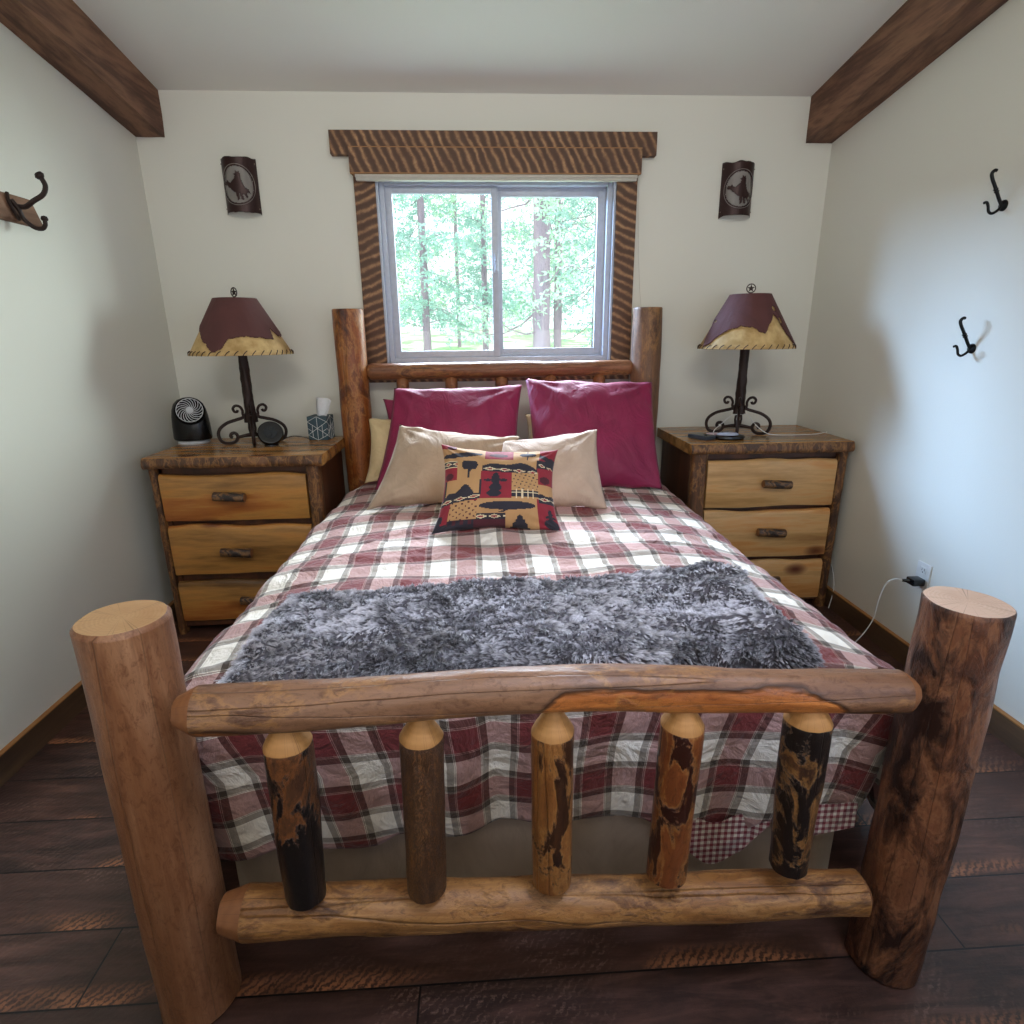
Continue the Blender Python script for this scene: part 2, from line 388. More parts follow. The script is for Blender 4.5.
b = Buf().box(XL-.2, XR+.2, YB, .15, -.1, 0)
struct(b.build('floor', MT['floor'], smooth=False))
b = Buf()
b.box(XL-.15, WX0, 0, .15, 0, 2.75); b.box(WX1, XR+.15, 0, .15, 0, 2.75)
b.box(WX0, WX1, 0, .15, 0, WZ0); b.box(WX0, WX1, 0, .15, WZ1, 2.75)
struct(b.build('wall_back', MT['wall'], smooth=False))
struct(Buf().box(XL-.15, XL, YB, 0, 0, 3.6).build('wall_left', MT['wall'], smooth=False))
struct(Buf().box(XR, XR+.15, YB, 0, 0, 3.6).build('wall_right', MT['wall'], smooth=False))
struct(Buf().box(XL-.15, XR+.15, YB-.15, YB, 0, 3.6).build('wall_rear', MT['wall'], smooth=False))
zc = lambda y: ZC-SL*y
o = mo('ceiling', [(XL-.15, .15, zc(.15)), (XR+.15, .15, zc(.15)), (XR+.15, YB-.15, zc(YB-.15)), (XL-.15, YB-.15, zc(YB-.15)),
                   (XL-.15, .15, zc(.15)+.1), (XR+.15, .15, zc(.15)+.1), (XR+.15, YB-.15, zc(YB-.15)+.1), (XL-.15, YB-.15, zc(YB-.15)+.1)],
       [(0, 1, 2, 3), (7, 6, 5, 4), (0, 4, 5, 1), (1, 5, 6, 2), (2, 6, 7, 3), (3, 7, 4, 0)], MT['ceil'], smooth=False)
struct(o)
# baseboards: a board with a lighter sawn top edge
for nm, a in (('left', (XL, XL+.019, YB, -.02)), ('right', (XR-.019, XR, YB, -.02)), ('back', (XL+.019, XR-.019, -.019, 0))):
    b = Buf().box(*a, 0, .098, 0).box(*a, .098, .103, 1)
    struct(b.build('baseboard_'+nm, [MT['base'], MT['baset']], smooth=False))

# beams following the sloped ceiling, slightly uneven faces
def beam(x0, x1, zb, label, seed):
    V = []; F = []; N = 90; K = 24
    for i in range(N+1):
        y = -.001+(YB+.02)*i/N; up = -SL*y
        z0 = zb+up; z1 = ZC+up+.002
        ring = []
        for k in range(K):
            q = k/K*4; e = int(q); t = q-e
            c = [(x0, z0), (x1, z0), (x1, z1), (x0, z1)]
            p = c[e]; r = c[(e+1) % 4]; x = p[0]+(r[0]-p[0])*t; z = p[1]+(r[1]-p[1])*t
            d = nz(x*9, y*3, z*9, seed)*.004
            if z < z1-.02: x += d*(1 if x > (x0+x1)/2 else -1)*(0 if abs(x-(XL if seed == 1 else XR)) < .02 else 1); z += abs(d) if e == 0 else 0
            V.append((x, y, z))
        if i:
            for k in range(K): F.append(((i-1)*K+k, (i-1)*K+(k+1) % K, i*K+(k+1) % K, i*K+k))
    F += [tuple(range(K)), tuple(N*K+k for k in range(K-1, -1, -1))]
    bf = Buf().add(V, F)
    return tag(bf.build('ceiling_beam', MT['beam'], sharp=30), label, 'beam', 'rough ceiling beams', 'thing')
beam(XL+.001, XL+.143, 2.411, 'rough brown timber beam under the ceiling along the wall with the rustic hook board', 1)
beam(XR-.143, XR-.001, 2.402, 'rough brown timber beam under the ceiling along the wall with the outlet', 2)

# window unit
w = thing('window_1', ((WX0+WX1)/2, .06, WZ0), 'white vinyl sliding window with two panes looking onto pine trees', 'window'); w['kind'] = 'structure'
b = Buf()
def rect_frame(b, x0, x1, z0, z1, t, y0, y1, mi=0, bev=.003):
    b.box(x0, x0+t, y0, y1, z0, z1, mi, bev=bev); b.box(x1-t, x1, y0, y1, z0, z1, mi, bev=bev)
    b.box(x0+t, x1-t, y0, y1, z0, z0+t, mi, bev=bev); b.box(x0+t, x1-t, y0, y1, z1-t, z1, mi, bev=bev)
rect_frame(b, WX0+.004, WX1-.004, WZ0+.004, WZ1-.004, .028, .015, .12)
rect_frame(b, WX0+.03, WX1-.03, WZ0+.03, WZ1-.03, .014, .06, .11)
b.build('window_frame', MT['vinyl'], w)
GLASS = M('window_glass'); GLASS.t.nodes.remove(GLASS.b)
tr = GLASS.n('BsdfTransparent', {'Color': (.96, .98, .98, 1)}); gl = GLASS.n('BsdfGlossy', {'Roughness': .02})
mx = GLASS.n('MixShader', {0: .015, 1: tr.outputs[0], 2: gl.outputs[0]}); GLASS.t.links.new(mx.outputs[0], GLASS.out.inputs[0])
xm = -.012
for nm, x0, x1, y0, y1, t in (('sliding_sash', WX0+.032, xm+.012, .03, .058, .036), ('fixed_sash', xm-.012, WX1-.032, .062, .09, .044)):
    b = Buf(); rect_frame(b, x0, x1, WZ0+.032, WZ1-.032, t, y0, y1)
    s = b.build(nm, MT['vinyl'], w)
    Buf().box(x0+t-.002, x1-t+.002, (y0+y1)/2-.002, (y0+y1)/2+.002, WZ0+.03+t, WZ1-.03-t).build('pane', GLASS.m, s, smooth=False)
b = Buf().box(xm-.012, xm+.008, .014, .03, 1.775, 1.875, bev=.004).box(xm-.007, xm+.003, .002, .016, 1.79, 1.815, bev=.002).box(xm-.007, xm+.003, .002, .016, 1.835, 1.86, bev=.002)
b.build('latch', MT['vinyl'], w)
# white jamb extension inside the trim
b = Buf(); rect_frame(b, WX0-.008, WX1+.008, WZ0-.008, WZ1+.008, .012, -.012, .02, bev=.001)
struct(b.build('window_frame', MT['vinyl'], w))

def board(nm, x0, x1, y0, y1, z0, z1, mat, seed):
    bf = Buf().box(x0, x1, y0, y1, z0, z1, bev=.002)
    return struct(bf.build(nm, mat))
board('trim_1', -.842, .822, -.046, 0, 2.330, 2.438, MT['header'], 1)
board('trim_2', -.748, .742, -.07, -.0, 2.243, 2.356, MT['header'], 2)
board('trim_3', -.741, -.634, -.022, 0, 1.30, 2.243, MT['trimR'], 3)
board('trim_4', .628, .736, -.022, 0, 1.30, 2.243, MT['trimL'], 4)
board('trim_5', -.741, .736, -.020, 0, 1.2, 1.292, MT['header'], 5)
# retracted shade
struct(Buf().box(-.747, .741, -.0695, -.046, 2.356, 2.360).build('trim_6', MT['edge']))
struct(Buf().box(-.747, .741, -.0705, -.046, 2.239, 2.243).build('trim_7', MT['edge']))
sh = thing('window_blind', (0, -.04, 2.22), 'pale window blind pulled all the way up under the sawn wooden header', 'blind')
Buf().box(-.725, .725, -.062, -.024, 2.224, 2.238, bev=.003).build('headrail', MT['shade'], sh)
b = Buf()
for i in range(3): b.box(-.722, .722, -.056, -.026, 2.211+i*.0044, 2.2155+i*.0044, bev=.001)
b.build('folded_fabric', MT['shade'], sh)
Buf().tube([(.735, -.045, 2.235), (.74, -.035, 2.1), (.757, -.028, 1.85), (.772, -.026, 1.69), (.79, -.024, 1.56)], .0012, 6).build('pull_cord', MT['shade'], sh)

# ------------------------------------------------------------------ logs
def log(name, p0, p1, r0, r1, mats, par, tip0=0, tip1=0, tipr=.5, seed=0, bump=.05, bow=None, nr=44, dl=.012, dome=False, chamf=.004, flare=None):
    p0 = Vector(p0); p1 = Vector(p1); d = p1-p0; L = d.length; n = max(12, int(L/dl))
    V = []; F = []; MI = []
    stations = []
    for i in range(n+1):
        stations.append(L*i/n)
    if chamf and not tip0: stations.insert(1, chamf)
    if chamf and not tip1: stations.insert(-1, L-chamf)
    q = d.to_track_quat('Z', 'Y')
    q = Matrix.Identity(3).to_quaternion() if (abs(d.x) < .05 and abs(d.y) < .05) else q
    e = (d.normalized().rotation_difference(Vector((0, 0, 1)))) if False else None
    q = Vector((0, 0, 1)).rotation_difference(d.normalized())
    m = 0; last = len(stations)-1
    for j, s in enumerate(stations):
        t = s/L; r = r0+(r1-r0)*t; k = 1
        if tip0 and s < tip0:
            a = s/tip0; k = (tipr+(1-tipr)*(sqrt(1-(1-a)**2) if dome else a))
        if tip1 and s > L-tip1:
            a = (L-s)/tip1; k = min(k, (tipr+(1-tipr)*(sqrt(max(0, 1-(1-a)**2)) if dome else a)))
        if j in (0, last) and ((j == 0 and not tip0) or (j == last and not tip1)): k *= 1-chamf/r*.8
        ox = oz = 0
        if bow:
            for (bt, bx, bz, bw) in bow:
                g = exp(-((t-bt)/bw)**2); ox += bx*g; oz += bz*g
        if flare: r *= 1+flare*exp(-s/.06)
        for i in range(nr):
            a = 2*pi*i/nr; cx, cy = cos(a), sin(a)
            bb = (nz(cx*1.1, cy*1.1, s*4, seed)*1.3+nz(cx*2.6, cy*2.6, s*11, seed+5)*.5+nz(cx*6, cy*6, s*14, seed+9)*.2)*bump
            rr = r*k*(1+bb)
            V.append((cx*rr+ox, cy*rr+oz, s))
    for j in range(last):
        s = (stations[j]+stations[j+1])/2
        tip = (tip0 and s < tip0) or (tip1 and s > L-tip1)
        for i in range(nr):
            F.append((j*nr+i, j*nr+(i+1) % nr, (j+1)*nr+(i+1) % nr, (j+1)*nr+i)); MI.append(2 if tip else 0)
    # ends with a ring of centre points
    for j, sgn in ((0, -1), (last, 1)):
        c = len(V); V.append((0, 0, stations[j]+sgn*.001))
        for i in range(nr):
            a, b2 = j*nr+i, j*nr+(i+1) % nr
            F.append((c, b2, a) if sgn < 0 else (c, a, b2)); MI.append(2 if (tip0 if j == 0 else tip1) else 1)
    o = mo(name, V, F, mats, None, MI)
    o.rotation_mode = 'XYZ'; o.rotation_euler = q.to_euler(); o.location = p0
    bm = bmesh.new(); bm.from_mesh(o.data); bmesh.ops.recalc_face_normals(bm, faces=bm.faces)
    for ed in bm.edges:
        if len(ed.link_faces) == 2 and ed.calc_face_angle(0) > radians(40): ed.smooth = False
    bm.to_mesh(o.data); bm.free()
    if par is not None: parent(o, par)
    return o

# ------------------------------------------------------------------ bed
bed = thing('log_bed', (0, -1.25, 0), 'rustic bed of thick peeled logs with four corner posts and log spindles', 'bed')
o = log('foot_post', (-.8, -2.425, 0), (-.792, -2.43, .962), .084, .079, [MT['postL'], MT['endA'], MT['cone']], bed, seed=1, bump=.035, chamf=.008)
o['label'] = 'smooth honey brown peeled log post'
o = log('foot_post', (.806, -2.445, 0), (.831, -2.43, .932), .075, .077, [MT['postR'], MT['endB'], MT['cone']], bed, seed=2, bump=.07, chamf=.003)
o['label'] = 'dark barky log post with pale cut top'
log('head_post', (-.795, -.14, 0), (-.803, -.14, 1.588), .085, .08, [MT['postH'], MT['endA'], MT['cone']], bed, seed=3, bump=.05)
log('head_post', (.795, -.14, 0), (.793, -.14, 1.583), .082, .079, [MT['postG'], MT['endA'], MT['cone']], bed, seed=4, bump=.05)
log('head_rail', (-.735, -.13, 1.265), (.735, -.13, 1.272), .045, .04, [MT['railH'], MT['endA'], MT['conerail']], bed, tip0=.03, tip1=.03, tipr=.6, seed=5, bump=.07)
log('head_rail', (-.735, -.13, .56), (.735, -.13, .56), .045, .045, [MT['railH'], MT['endA'], MT['conerail']], bed, seed=6)
for i, x in enumerate((-.54, -.275, .0, .27, .54)):
    log('head_spindle', (x, -.14, .6), (x, -.14, 1.238), .036, .034, [MT['railH'], MT['endA'], MT['conerail']], bed, tip1=.035, tipr=.35, dome=True, seed=10+i)
log('upper_foot_rail', (-.69, -2.49, .797), (.703, -2.49, .772), .045, .041, [MT['railT'], MT['endA'], MT['conerail']], bed, tip0=.035, tip1=.02, tipr=.62, seed=7,
    bump=.08, bow=[(.5, -.03, 0, .3)])
log('lower_foot_rail', (-.682, -2.485, .312), (.69, -2.485, .262), .053, .045, [MT['railB'], MT['endA'], MT['conerail']], bed, tip0=.05, tip1=.012, tipr=.7, seed=8,
    bump=.1)
SP = [(-.502, -.506, .046, .04), (-.252, -.262, .042, .041), (-.004, -.004, .042, .040), (.249, .237, .042, .041), (.495, .50, .045, .038)]
for i, (xt, xb, rt, rb) in enumerate(SP):
    log('spindle', (xb, -2.497, .34), (xt, -2.492, .772), rb, rt, [MT['sp%d' % i], MT['endA'], MT['cone']], bed, tip0=.022, tip1=.045, tipr=.3, seed=20+i, bump=.09 if i in (0, 4) else .05)

ms = tag(Buf().box(-.755, .755, -2.29, -.22, .40, .64, bev=.04).build('mattress', MT['mattress']), 'thick mattress under the plaid comforter', 'mattress')
def zt(x, y):
    z = .705-.03*(abs(x)/.8)**4
    z += nz(x*2.2, y*2.6, 0, 1)*.02+nz(x*5, y*7, 0, 2)*.012
    q = nz(x*3.2+nz(x*2, y*2, 0, 14), y*8, 0, 13); z += .010*(1-min(1, abs(q)*5))-.004
    return z
# box spring with gathered skirt showing under the comforter
bs = thing('box_spring', (0, -1.25, .16), 'box spring with a plain beige cover showing below the comforter hem', 'box spring')
V = []; F = []; N = 150
path = [(-.76, -.2), (-.76, -2.275), (.76, -2.275), (.76, -.2)]
seg = [2.075, 1.52, 2.075]; tot = sum(seg)
for i in range(N+1):
    d = tot*i/N; k = 0
    while k < 2 and d > seg[k]: d -= seg[k]; k += 1
    a, c = path[k], path[k+1]; t = d/seg[k]; x = a[0]+(c[0]-a[0])*t; y = a[1]+(c[1]-a[1])*t
    nx, ny = [(-1, 0), (0, -1), (1, 0)][k]
    for j in range(7):
        h = j/6; f = (nz(i*.23, h*1.2, 0, 31)*.02+sin(i*.9+nz(i*.1, 0, 0)*5)*.004)*(1-h*.8)
        V.append((x+nx*f, y+ny*f, .012+.388*h))
for i in range(N):
    for j in range(6): F.append((i*7+j, (i+1)*7+j, (i+1)*7+j+1, i*7+j+1))
mo('skirt', V, F, MT['skirt'], bs)
Buf().box(-.745, .745, -2.265, -.21, .01, .40, bev=.01).build('core', MT['mattress'], bs)

# comforter
def half(y, sg):
    """half width where the side starts to fall"""
    t = min(1, max(0, (-y-.2)/.8))
    return (.745+.05*t) if sg < 0 else (.79+.01*t)
HEM = [(-.8, .285), (-.68, .30), (-.56, .315), (-.42, .30), (-.36, .32), (-.2, .335), (-.1, .35), (.0, .345), (.13, .338), (.24, .34), (.33, .30), (.43, .262), (.5, .285), (.56, .33), (.62, .315), (.7, .30), (.8, .30)]
def hem(x):
    for (a, c), (d, e) in zip(HEM, HEM[1:]):
        if a <= x <= d: t = (x-a)/(d-a); t = t*t*(3-2*t); return c+(e-c)*t
    return .3
RC = .085
nu_top, nu_side, nt_top, nt_foot = 150, 44, 190, 46
sideL = .6
us = [(-1, j/nu_side) for j in range(nu_side, 0, -1)]+[(0, i/nu_top) for i in range(nu_top+1)]+[(1, j/nu_side) for j in range(1, nu_side+1)]
YH, YF = -.2, -2.255
vs = [(0, i/nt_top) for i in range(nt_top+1)]+[(1, j/nt_foot) for j in range(1, nt_foot+1)]
V = []; UV = []; idx = {}
for vi, (vk, vt) in enumerate(vs):
    for ui, (uk, ut) in enumerate(us):
        if uk and vk: continue
        y = YH+(YF-YH)*vt if vk == 0 else YF
        hl, hr = half(y, -1), half(y, 1)
        if uk == 0:
            x = -hl+(hl+hr)*ut; z = zt(x, y)-.012*(abs(x)/.8)**8; uu = x/.174
            if vk == 0:
                P = (x, y, z); vv = -y/.245
            else:
                zb = hem(x); R0 = .075; arc = R0*pi/2; total = arc+(z-R0-zb); s = vt*total
                if s < arc: a = s/R0; yy = YF-R0*sin(a); zz = z-R0*(1-cos(a))
                else: yy = YF-R0; zz = z-R0-(s-arc)
                dd = s/total
                fold = (sin(x*24+1.2+nz(x*3, 0, 0, 4)*3)*.011+nz(x*5, zz*3, 0, 6)*.016+nz(x*14, zz*12, 0, 7)*.005)*min(1, dd*1.6)
                puff = .018*sin(min(1, max(0, dd))*pi)
                yy -= fold+puff*.5-.018*dd
                P = (x*(1-.05*dd*dd), max(yy, -2.438), zz); vv = -YF/.245+s/.152
                uu = x/(.174-.022*min(1, dd*2))+nz(x*3, zz*4, 1, 8)*.12
            uu += nz(x*1.5, y*1.7, 0, 9)*.12; vv += nz(x*1.6, y*1.3, 3, 11)*.14
        else:
            h0 = hl if uk < 0 else hr; s = ut*sideL*(1+.12*(-y/2.3)); x0 = uk*h0; z0 = zt(x0, y)-.012
            arc = RC*pi/2*1.1
            if s < arc: a = s/RC/1.1; xx = h0+RC*sin(a); zz = z0-RC*(1-cos(a))
            else: xx = h0+RC; zz = z0-RC-(s-arc)
            dd = max(0, (s-.05)/sideL)
            ft = max(0, min(1, (-y-.75)/1.1))
            xx += dd*ft*(.06 if uk > 0 else .04)+dd*max(0, min(1, (-y-1.55)/.6))*(.12 if uk > 0 else .09)+(sin(y*13+nz(y*2, 0, 0, 3)*4)*.016+nz(y*6, zz*4, 0, 5+uk)*.016)*min(1, dd*2)*ft
            P = (uk*xx, y, zz); uu = uk*(h0+s)/.174+nz(x0*1.5, y*1.7, 0, 9)*.12; vv = -y/.245+nz(x0*1.6, y*1.3, 3, 11)*.14
        idx[(ui, vi)] = len(V); V.append(P); UV.append((uu+.30, vv+.1))
F = []
for vi in range(len(vs)-1):
    for ui in range(len(us)-1):
        k = [(ui, vi), (ui+1, vi), (ui+1, vi+1), (ui, vi+1)]
        if all(q in idx for q in k): F.append(tuple(idx[q] for q in k))
cf = mo('comforter', V, F, MT['plaid'], uvs=UV)
md = cf.modifiers.new('thick', 'SOLIDIFY'); md.thickness = .012; md.offset = -1
tag(cf, 'red and cream plaid comforter spread over the log bed', 'comforter')
# hem binding along the foot edge and the turned-up check lining
foot_row = [idx[(ui, len(vs)-1)] for ui in range(nu_side, nu_side+nu_top+1)]
b = Buf(); pts = [Vector(V[i])+Vector((0, -.002, 0)) for i in foot_row]
b.tube(pts, .0055, 6)
o = b.build('hem_binding', MT['check'], cf)
l = o.data.uv_layers.new(name='UVMap'); dd = []
for lp in o.data.loops:
    c = o.data.vertices[lp.vertex_index].co; dd += [c.x*70, c.z*5]
l.data.foreach_set('uv', dd)
def lining(xa, xb, dep):
    LV = []; LF = []; LU = []; n = 24
    for i in range(n+1):
        x = xa+(xb-xa)*i/n; bi = min(foot_row, key=lambda q: abs(V[q][0]-x)); p = V[bi]
        d = dep(i/n)
        for j in range(6):
            LV.append((x, min(p[1], -2.325)-.009-.003*j/5, p[2]+.06-(d+.052)*j/5)); LU.append((x*62, (p[2]-(d+.05)*j/5)*62))
    for i in range(n):
        for j in range(5): LF.append((i*6+j, i*6+6+j, i*6+7+j, i*6+j+1))
    mo('check_lining', LV, LF, MT['check'], cf, uvs=LU)
lining(.30, .54, lambda t: .022+.05*sin(t*pi)**.8)
lining(.57, .76, lambda t: .02+.035*(1-t))

# throw with fur
TX0, TX1, TY0, TY1 = -.715, .655, -1.79, -2.315
def throw_pt(u, v):
    """u,v 0..1 -> surface point"""
    wob = nz(u*3, 0, 0, 41)*.03
    x = TX0+(TX1-TX0)*u; y = TY0+(TY1-TY0)*v
    x += .05*(.5-v)*(-1 if u < .5 else 1)*abs(u-.5)*2*(-.6)+nz(0, v*4, 0, 44)*.02*abs(2*u-1)
    y += wob*(1-v)
    x -= .05*v*max(0, u-.5)*2
    e = min(u*1.44, (1-u)*1.44, v*.54, (1-v)*.54)
    k = min(1, e/.045); prof = sqrt(max(0, 1-(1-k)**2))
    th = .036+.014*nz(u*6, v*3, 0, 42)
    r = max(0, (u-.52)/.48)
    # diagonal folds toward one end
    ridge = abs(sin((v*3.4-u*4.2+nz(u*4, v*3, 0, 46)*1.2)*pi))
    th += r*(.034*(1-ridge)+.018)
    th += .02*exp(-((u-.93)/.05)**2)
    return Vector((x, y, zt(x, y)+.004+th*prof))
tn, tm = 150, 64
V = [throw_pt(i/tn, j/tm) for i in range(tn+1) for j in range(tm+1)]
F = [(i*(tm+1)+j, (i+1)*(tm+1)+j, (i+1)*(tm+1)+j+1, i*(tm+1)+j+1) for i in range(tn) for j in range(tm)]
thr = mo('throw_blanket', V, F, MT['hide'])
tag(thr, 'frosted grey faux fur throw folded across the foot of the bed', 'blanket')
def build_fur(n):
    """pile built lock by lock: the hairs of one lock lean together to a shared tip"""
    rr = random.Random(11)
    vs_, cs_ = [], []
    for q in range(n):
        m_ = rr.random(); u = rr.random(); v = rr.random()
        if m_ < .15:
            s = rr.random(); k = rr.random()*.03
            if s < .38: v = 1-k*2
            elif s < .6: v = k*2
            elif s < .8: u = k
            else: u = 1-k
        p = throw_pt(u, v); pu = throw_pt(u+.004, v) if u < .99 else p*2-throw_pt(u-.004, v); pv = throw_pt(u, v+.006) if v < .99 else p*2-throw_pt(u, v-.006)
        nrm = (pv-p).cross(pu-p)
        nrm = nrm.normalized() if nrm.length > 1e-9 else Vector((0, 0, 1))
        if nrm.z < -.2: nrm = -nrm
        a = nz(p.x*3.5, p.y*4.5, 0, 51)*2.6-pi/2
        comb = Vector((cos(a)+nz(p.x*40, p.y*40, 0, 54)*1.1, sin(a)+nz(p.x*40, p.y*40, 9, 55)*1.1, 0))
        out = Vector(((u-.5)*2*max(0, abs(u-.5)*2-.93)*14, -(v-.5)*2*max(0, abs(v-.5)*2-.9)*10, 0))
        d = (nrm*.6+comb*.75+out*.7+Vector((rr.uniform(-.25, .25), rr.uniform(-.25, .25), rr.uniform(-.1, .15)))).normalized()
        L = .0175*rr.uniform(.7, 1.3)
        tipc = p+d*L+comb*.004-Vector((0, 0, .002))
        big = nz(p.x*2.4, p.y*3.2, 0, 57); med = nz(p.x*16, p.y*20, 0, 58)
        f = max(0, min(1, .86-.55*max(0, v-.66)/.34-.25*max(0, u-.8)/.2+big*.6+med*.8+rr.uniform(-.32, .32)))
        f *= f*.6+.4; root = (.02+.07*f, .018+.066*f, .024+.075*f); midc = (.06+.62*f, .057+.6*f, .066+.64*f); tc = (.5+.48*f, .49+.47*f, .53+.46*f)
        for w in range(6):
            o1 = Vector((rr.gauss(0, .0030), rr.gauss(0, .0030), 0)); o1 -= nrm*o1.dot(nrm)
            side = d.cross(Vector((rr.uniform(-.4, .4), -.8, .6))).normalized()*rr.uniform(.0005, .0010)
            tip = tipc+Vector((rr.gauss(0, .0016), rr.gauss(0, .0016), rr.gauss(0, .0022)))
            r0 = p+o1; mid = r0*.42+tip*.58+nrm*.0015
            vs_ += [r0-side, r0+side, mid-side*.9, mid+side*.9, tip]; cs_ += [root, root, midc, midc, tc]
    nv = len(vs_)
    me = bpy.data.meshes.new('fur')
    me.vertices.add(nv); me.vertices.foreach_set('co', [c for v in vs_ for c in v])
    nb = nv//5
    loops = []; starts = []; k = 0
    for i in range(nb):
        o5 = i*5; starts += [k, k+4]; loops += [o5, o5+1, o5+3, o5+2, o5+2, o5+3, o5+4]; k += 7
    me.loops.add(len(loops)); me.loops.foreach_set('vertex_index', loops)
    me.polygons.add(len(starts)); me.polygons.foreach_set('loop_start', starts)
    me.update(calc_edges=True)
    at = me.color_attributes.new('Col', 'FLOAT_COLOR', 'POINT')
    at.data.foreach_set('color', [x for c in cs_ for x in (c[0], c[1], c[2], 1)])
    me.materials.append(MT['fur'])
    o = bpy.data.objects.new('fur', me); COL.objects.link(o); parent(o, thr); o['kind'] = 'stuff'
build_fur(17500)

# ------------------------------------------------------------------ pillows
def pillow(name, BL, BR, TL, TR, th, mat, label, seed, n=44, pinch=.05, pat=None, sag=0., cat='pillow', group=None, wr=1., flange=0):
    BL, BR, TL, TR = map(Vector, (BL, BR, TL, TR))
    nrm = ((BR-BL).cross(TL-BL)).normalized()          # points towards the foot of the bed
    if nrm.y > 0: nrm = -nrm
    W = ((BR-BL).length+(TR-TL).length)/2; H = ((TL-BL).length+(TR-BR).length)/2
    ex = (BR-BL+TR-TL).normalized(); ey = (TL-BL+TR-BR).normalized()
    C = (BL+BR+TL+TR)/4
    def pt(u, v, sd):
        P = BL*(1-u)*(1-v)+BR*u*(1-v)+TL*(1-u)*v+TR*u*v
        a, c = 2*u-1, 2*v-1
        P -= ex*(a*abs(a))*pinch*W*(1-abs(c)**2.2)*.9
        P -= ey*(c*abs(c))*pinch*H*(1-abs(a)**2.2)*.9
        if sag: P -= ey*sag*max(0, c)*(1-a*a)
        t = ((1-abs(a)**2.6)*(1-abs(c)**2.6))**.62
        if flange:
            aa, cc = min(1, abs(a)/(1-flange)), min(1, abs(c)/(1-flange)); t = ((1-aa**2.6)*(1-cc**2.6))**.62
        k = th*t*(1 if sd > 0 else .75)
        w = (nz(P.x*5, P.y*5, P.z*5, seed)*.014+nz(P.x*13, P.y*13, P.z*9, seed+2)*.006)*wr
        # creases radiating from the corners
        for (cx, cy) in ((-1, -1), (1, -1), (-1, 1), (1, 1)):
            dx, dy = a-cx, c-cy; rr = sqrt(dx*dx+dy*dy); an = atan2(dy, dx)
            w += .006*wr*sin(an*13+seed)*exp(-(rr/.55)**2)*min(1, rr*4)
        e = min(1, (1-max(abs(a), abs(c)))*8)
        edge = nz(u*7, v*7, 0, seed+7)*.008*wr*(1-e)
        return P+nrm*(sd*k+w*(e if sd > 0 else -e*.3))+ey*edge
    V = []; F = []; MI = []; fi = {}; bi = {}
    for i in range(n+1):
        for j in range(n+1):
            fi[i, j] = len(V); V.append(pt(i/n, j/n, 1))
    for i in range(n+1):
        for j in range(n+1):
            if i in (0, n) or j in (0, n): bi[i, j] = fi[i, j]
            else: bi[i, j] = len(V); V.append(pt(i/n, j/n, -1))
    for i in range(n):
        for j in range(n):
            F.append((fi[i, j], fi[i+1, j], fi[i+1, j+1], fi[i, j+1])); MI.append(pat((i+.5)/n, 1-(j+.5)/n) if pat else 0)
            F.append((bi[i, j], bi[i, j+1], bi[i+1, j+1], bi[i+1, j])); MI.append(1 if pat else 0)
    V = [v-C for v in V]
    o = mo(name, V, F, mat, None, MI, loc=C)
    bm = bmesh.new(); bm.from_mesh(o.data); bmesh.ops.recalc_face_normals(bm, faces=bm.faces); bm.to_mesh(o.data); bm.free()
    return tag(o, label, cat, group)

pillow('pillow', (-.735, -.42, .72), (-.2, -.40, .72), (-.715, -.27, 1.03), (-.25, -.24, 1.04), .06, MT['cream'], 'cream pillow with a ruffled corner peeking out beside the carved log headboard post', 61, wr=1.6)
pillow('pillow', (.08, -.36, .72), (.72, -.36, .72), (.12, -.23, 1.04), (.76, -.23, 1.05), .05, MT['cream'], 'cream pillow mostly hidden, seen in the gap between the two big maroon pillows', 62)
pillow('pillow', (-.62, -.34, .74), (-.02, -.34, .74), (-.64, -.22, 1.13), (-.05, -.22, 1.13), .045, MT['maroon'], 'maroon pillow almost hidden behind the shorter maroon pillow, one corner showing', 63)
pillow('pillow', (.14, -.41, .74), (.80, -.41, .74), (.20, -.28, 1.09), (.79, -.25, 1.10), .04, MT['ticking'], 'white pillow hidden behind the taller maroon pillow, only its edge showing', 64)
pillow('pillow', (-.66, -.56, .715), (.06, -.58, .71), (-.565, -.30, 1.195), (.10, -.30, 1.20), .085, MT['maroon'], 'shorter plump maroon pillow leaning on the headboard behind the tan pillows', 65, pinch=.028, wr=1.5)
pillow('pillow', (.13, -.645, .71), (.77, -.655, .71), (.115, -.33, 1.235), (.79, -.31, 1.205), .085, MT['maroon'], 'taller maroon pillow standing upright against the headboard by the lamp with phones', 66, pinch=.025, wr=1.5)
pillow('pillow', (-.64, -.90, .715), (.0, -.86, .71), (-.50, -.67, 1.055), (.06, -.66, .985), .09, MT['tan'], 'tan linen pillow with wrinkles in front of the shorter maroon pillow', 67, pinch=.04, wr=1.7)
pillow('pillow', (-.14, -.99, .715), (.425, -.99, .715), (-.02, -.75, .985), (.42, -.72, 1.025), .075, MT['tanR'], 'smooth light tan pillow in front of the taller maroon pillow', 68, pinch=.04, wr=1.3)

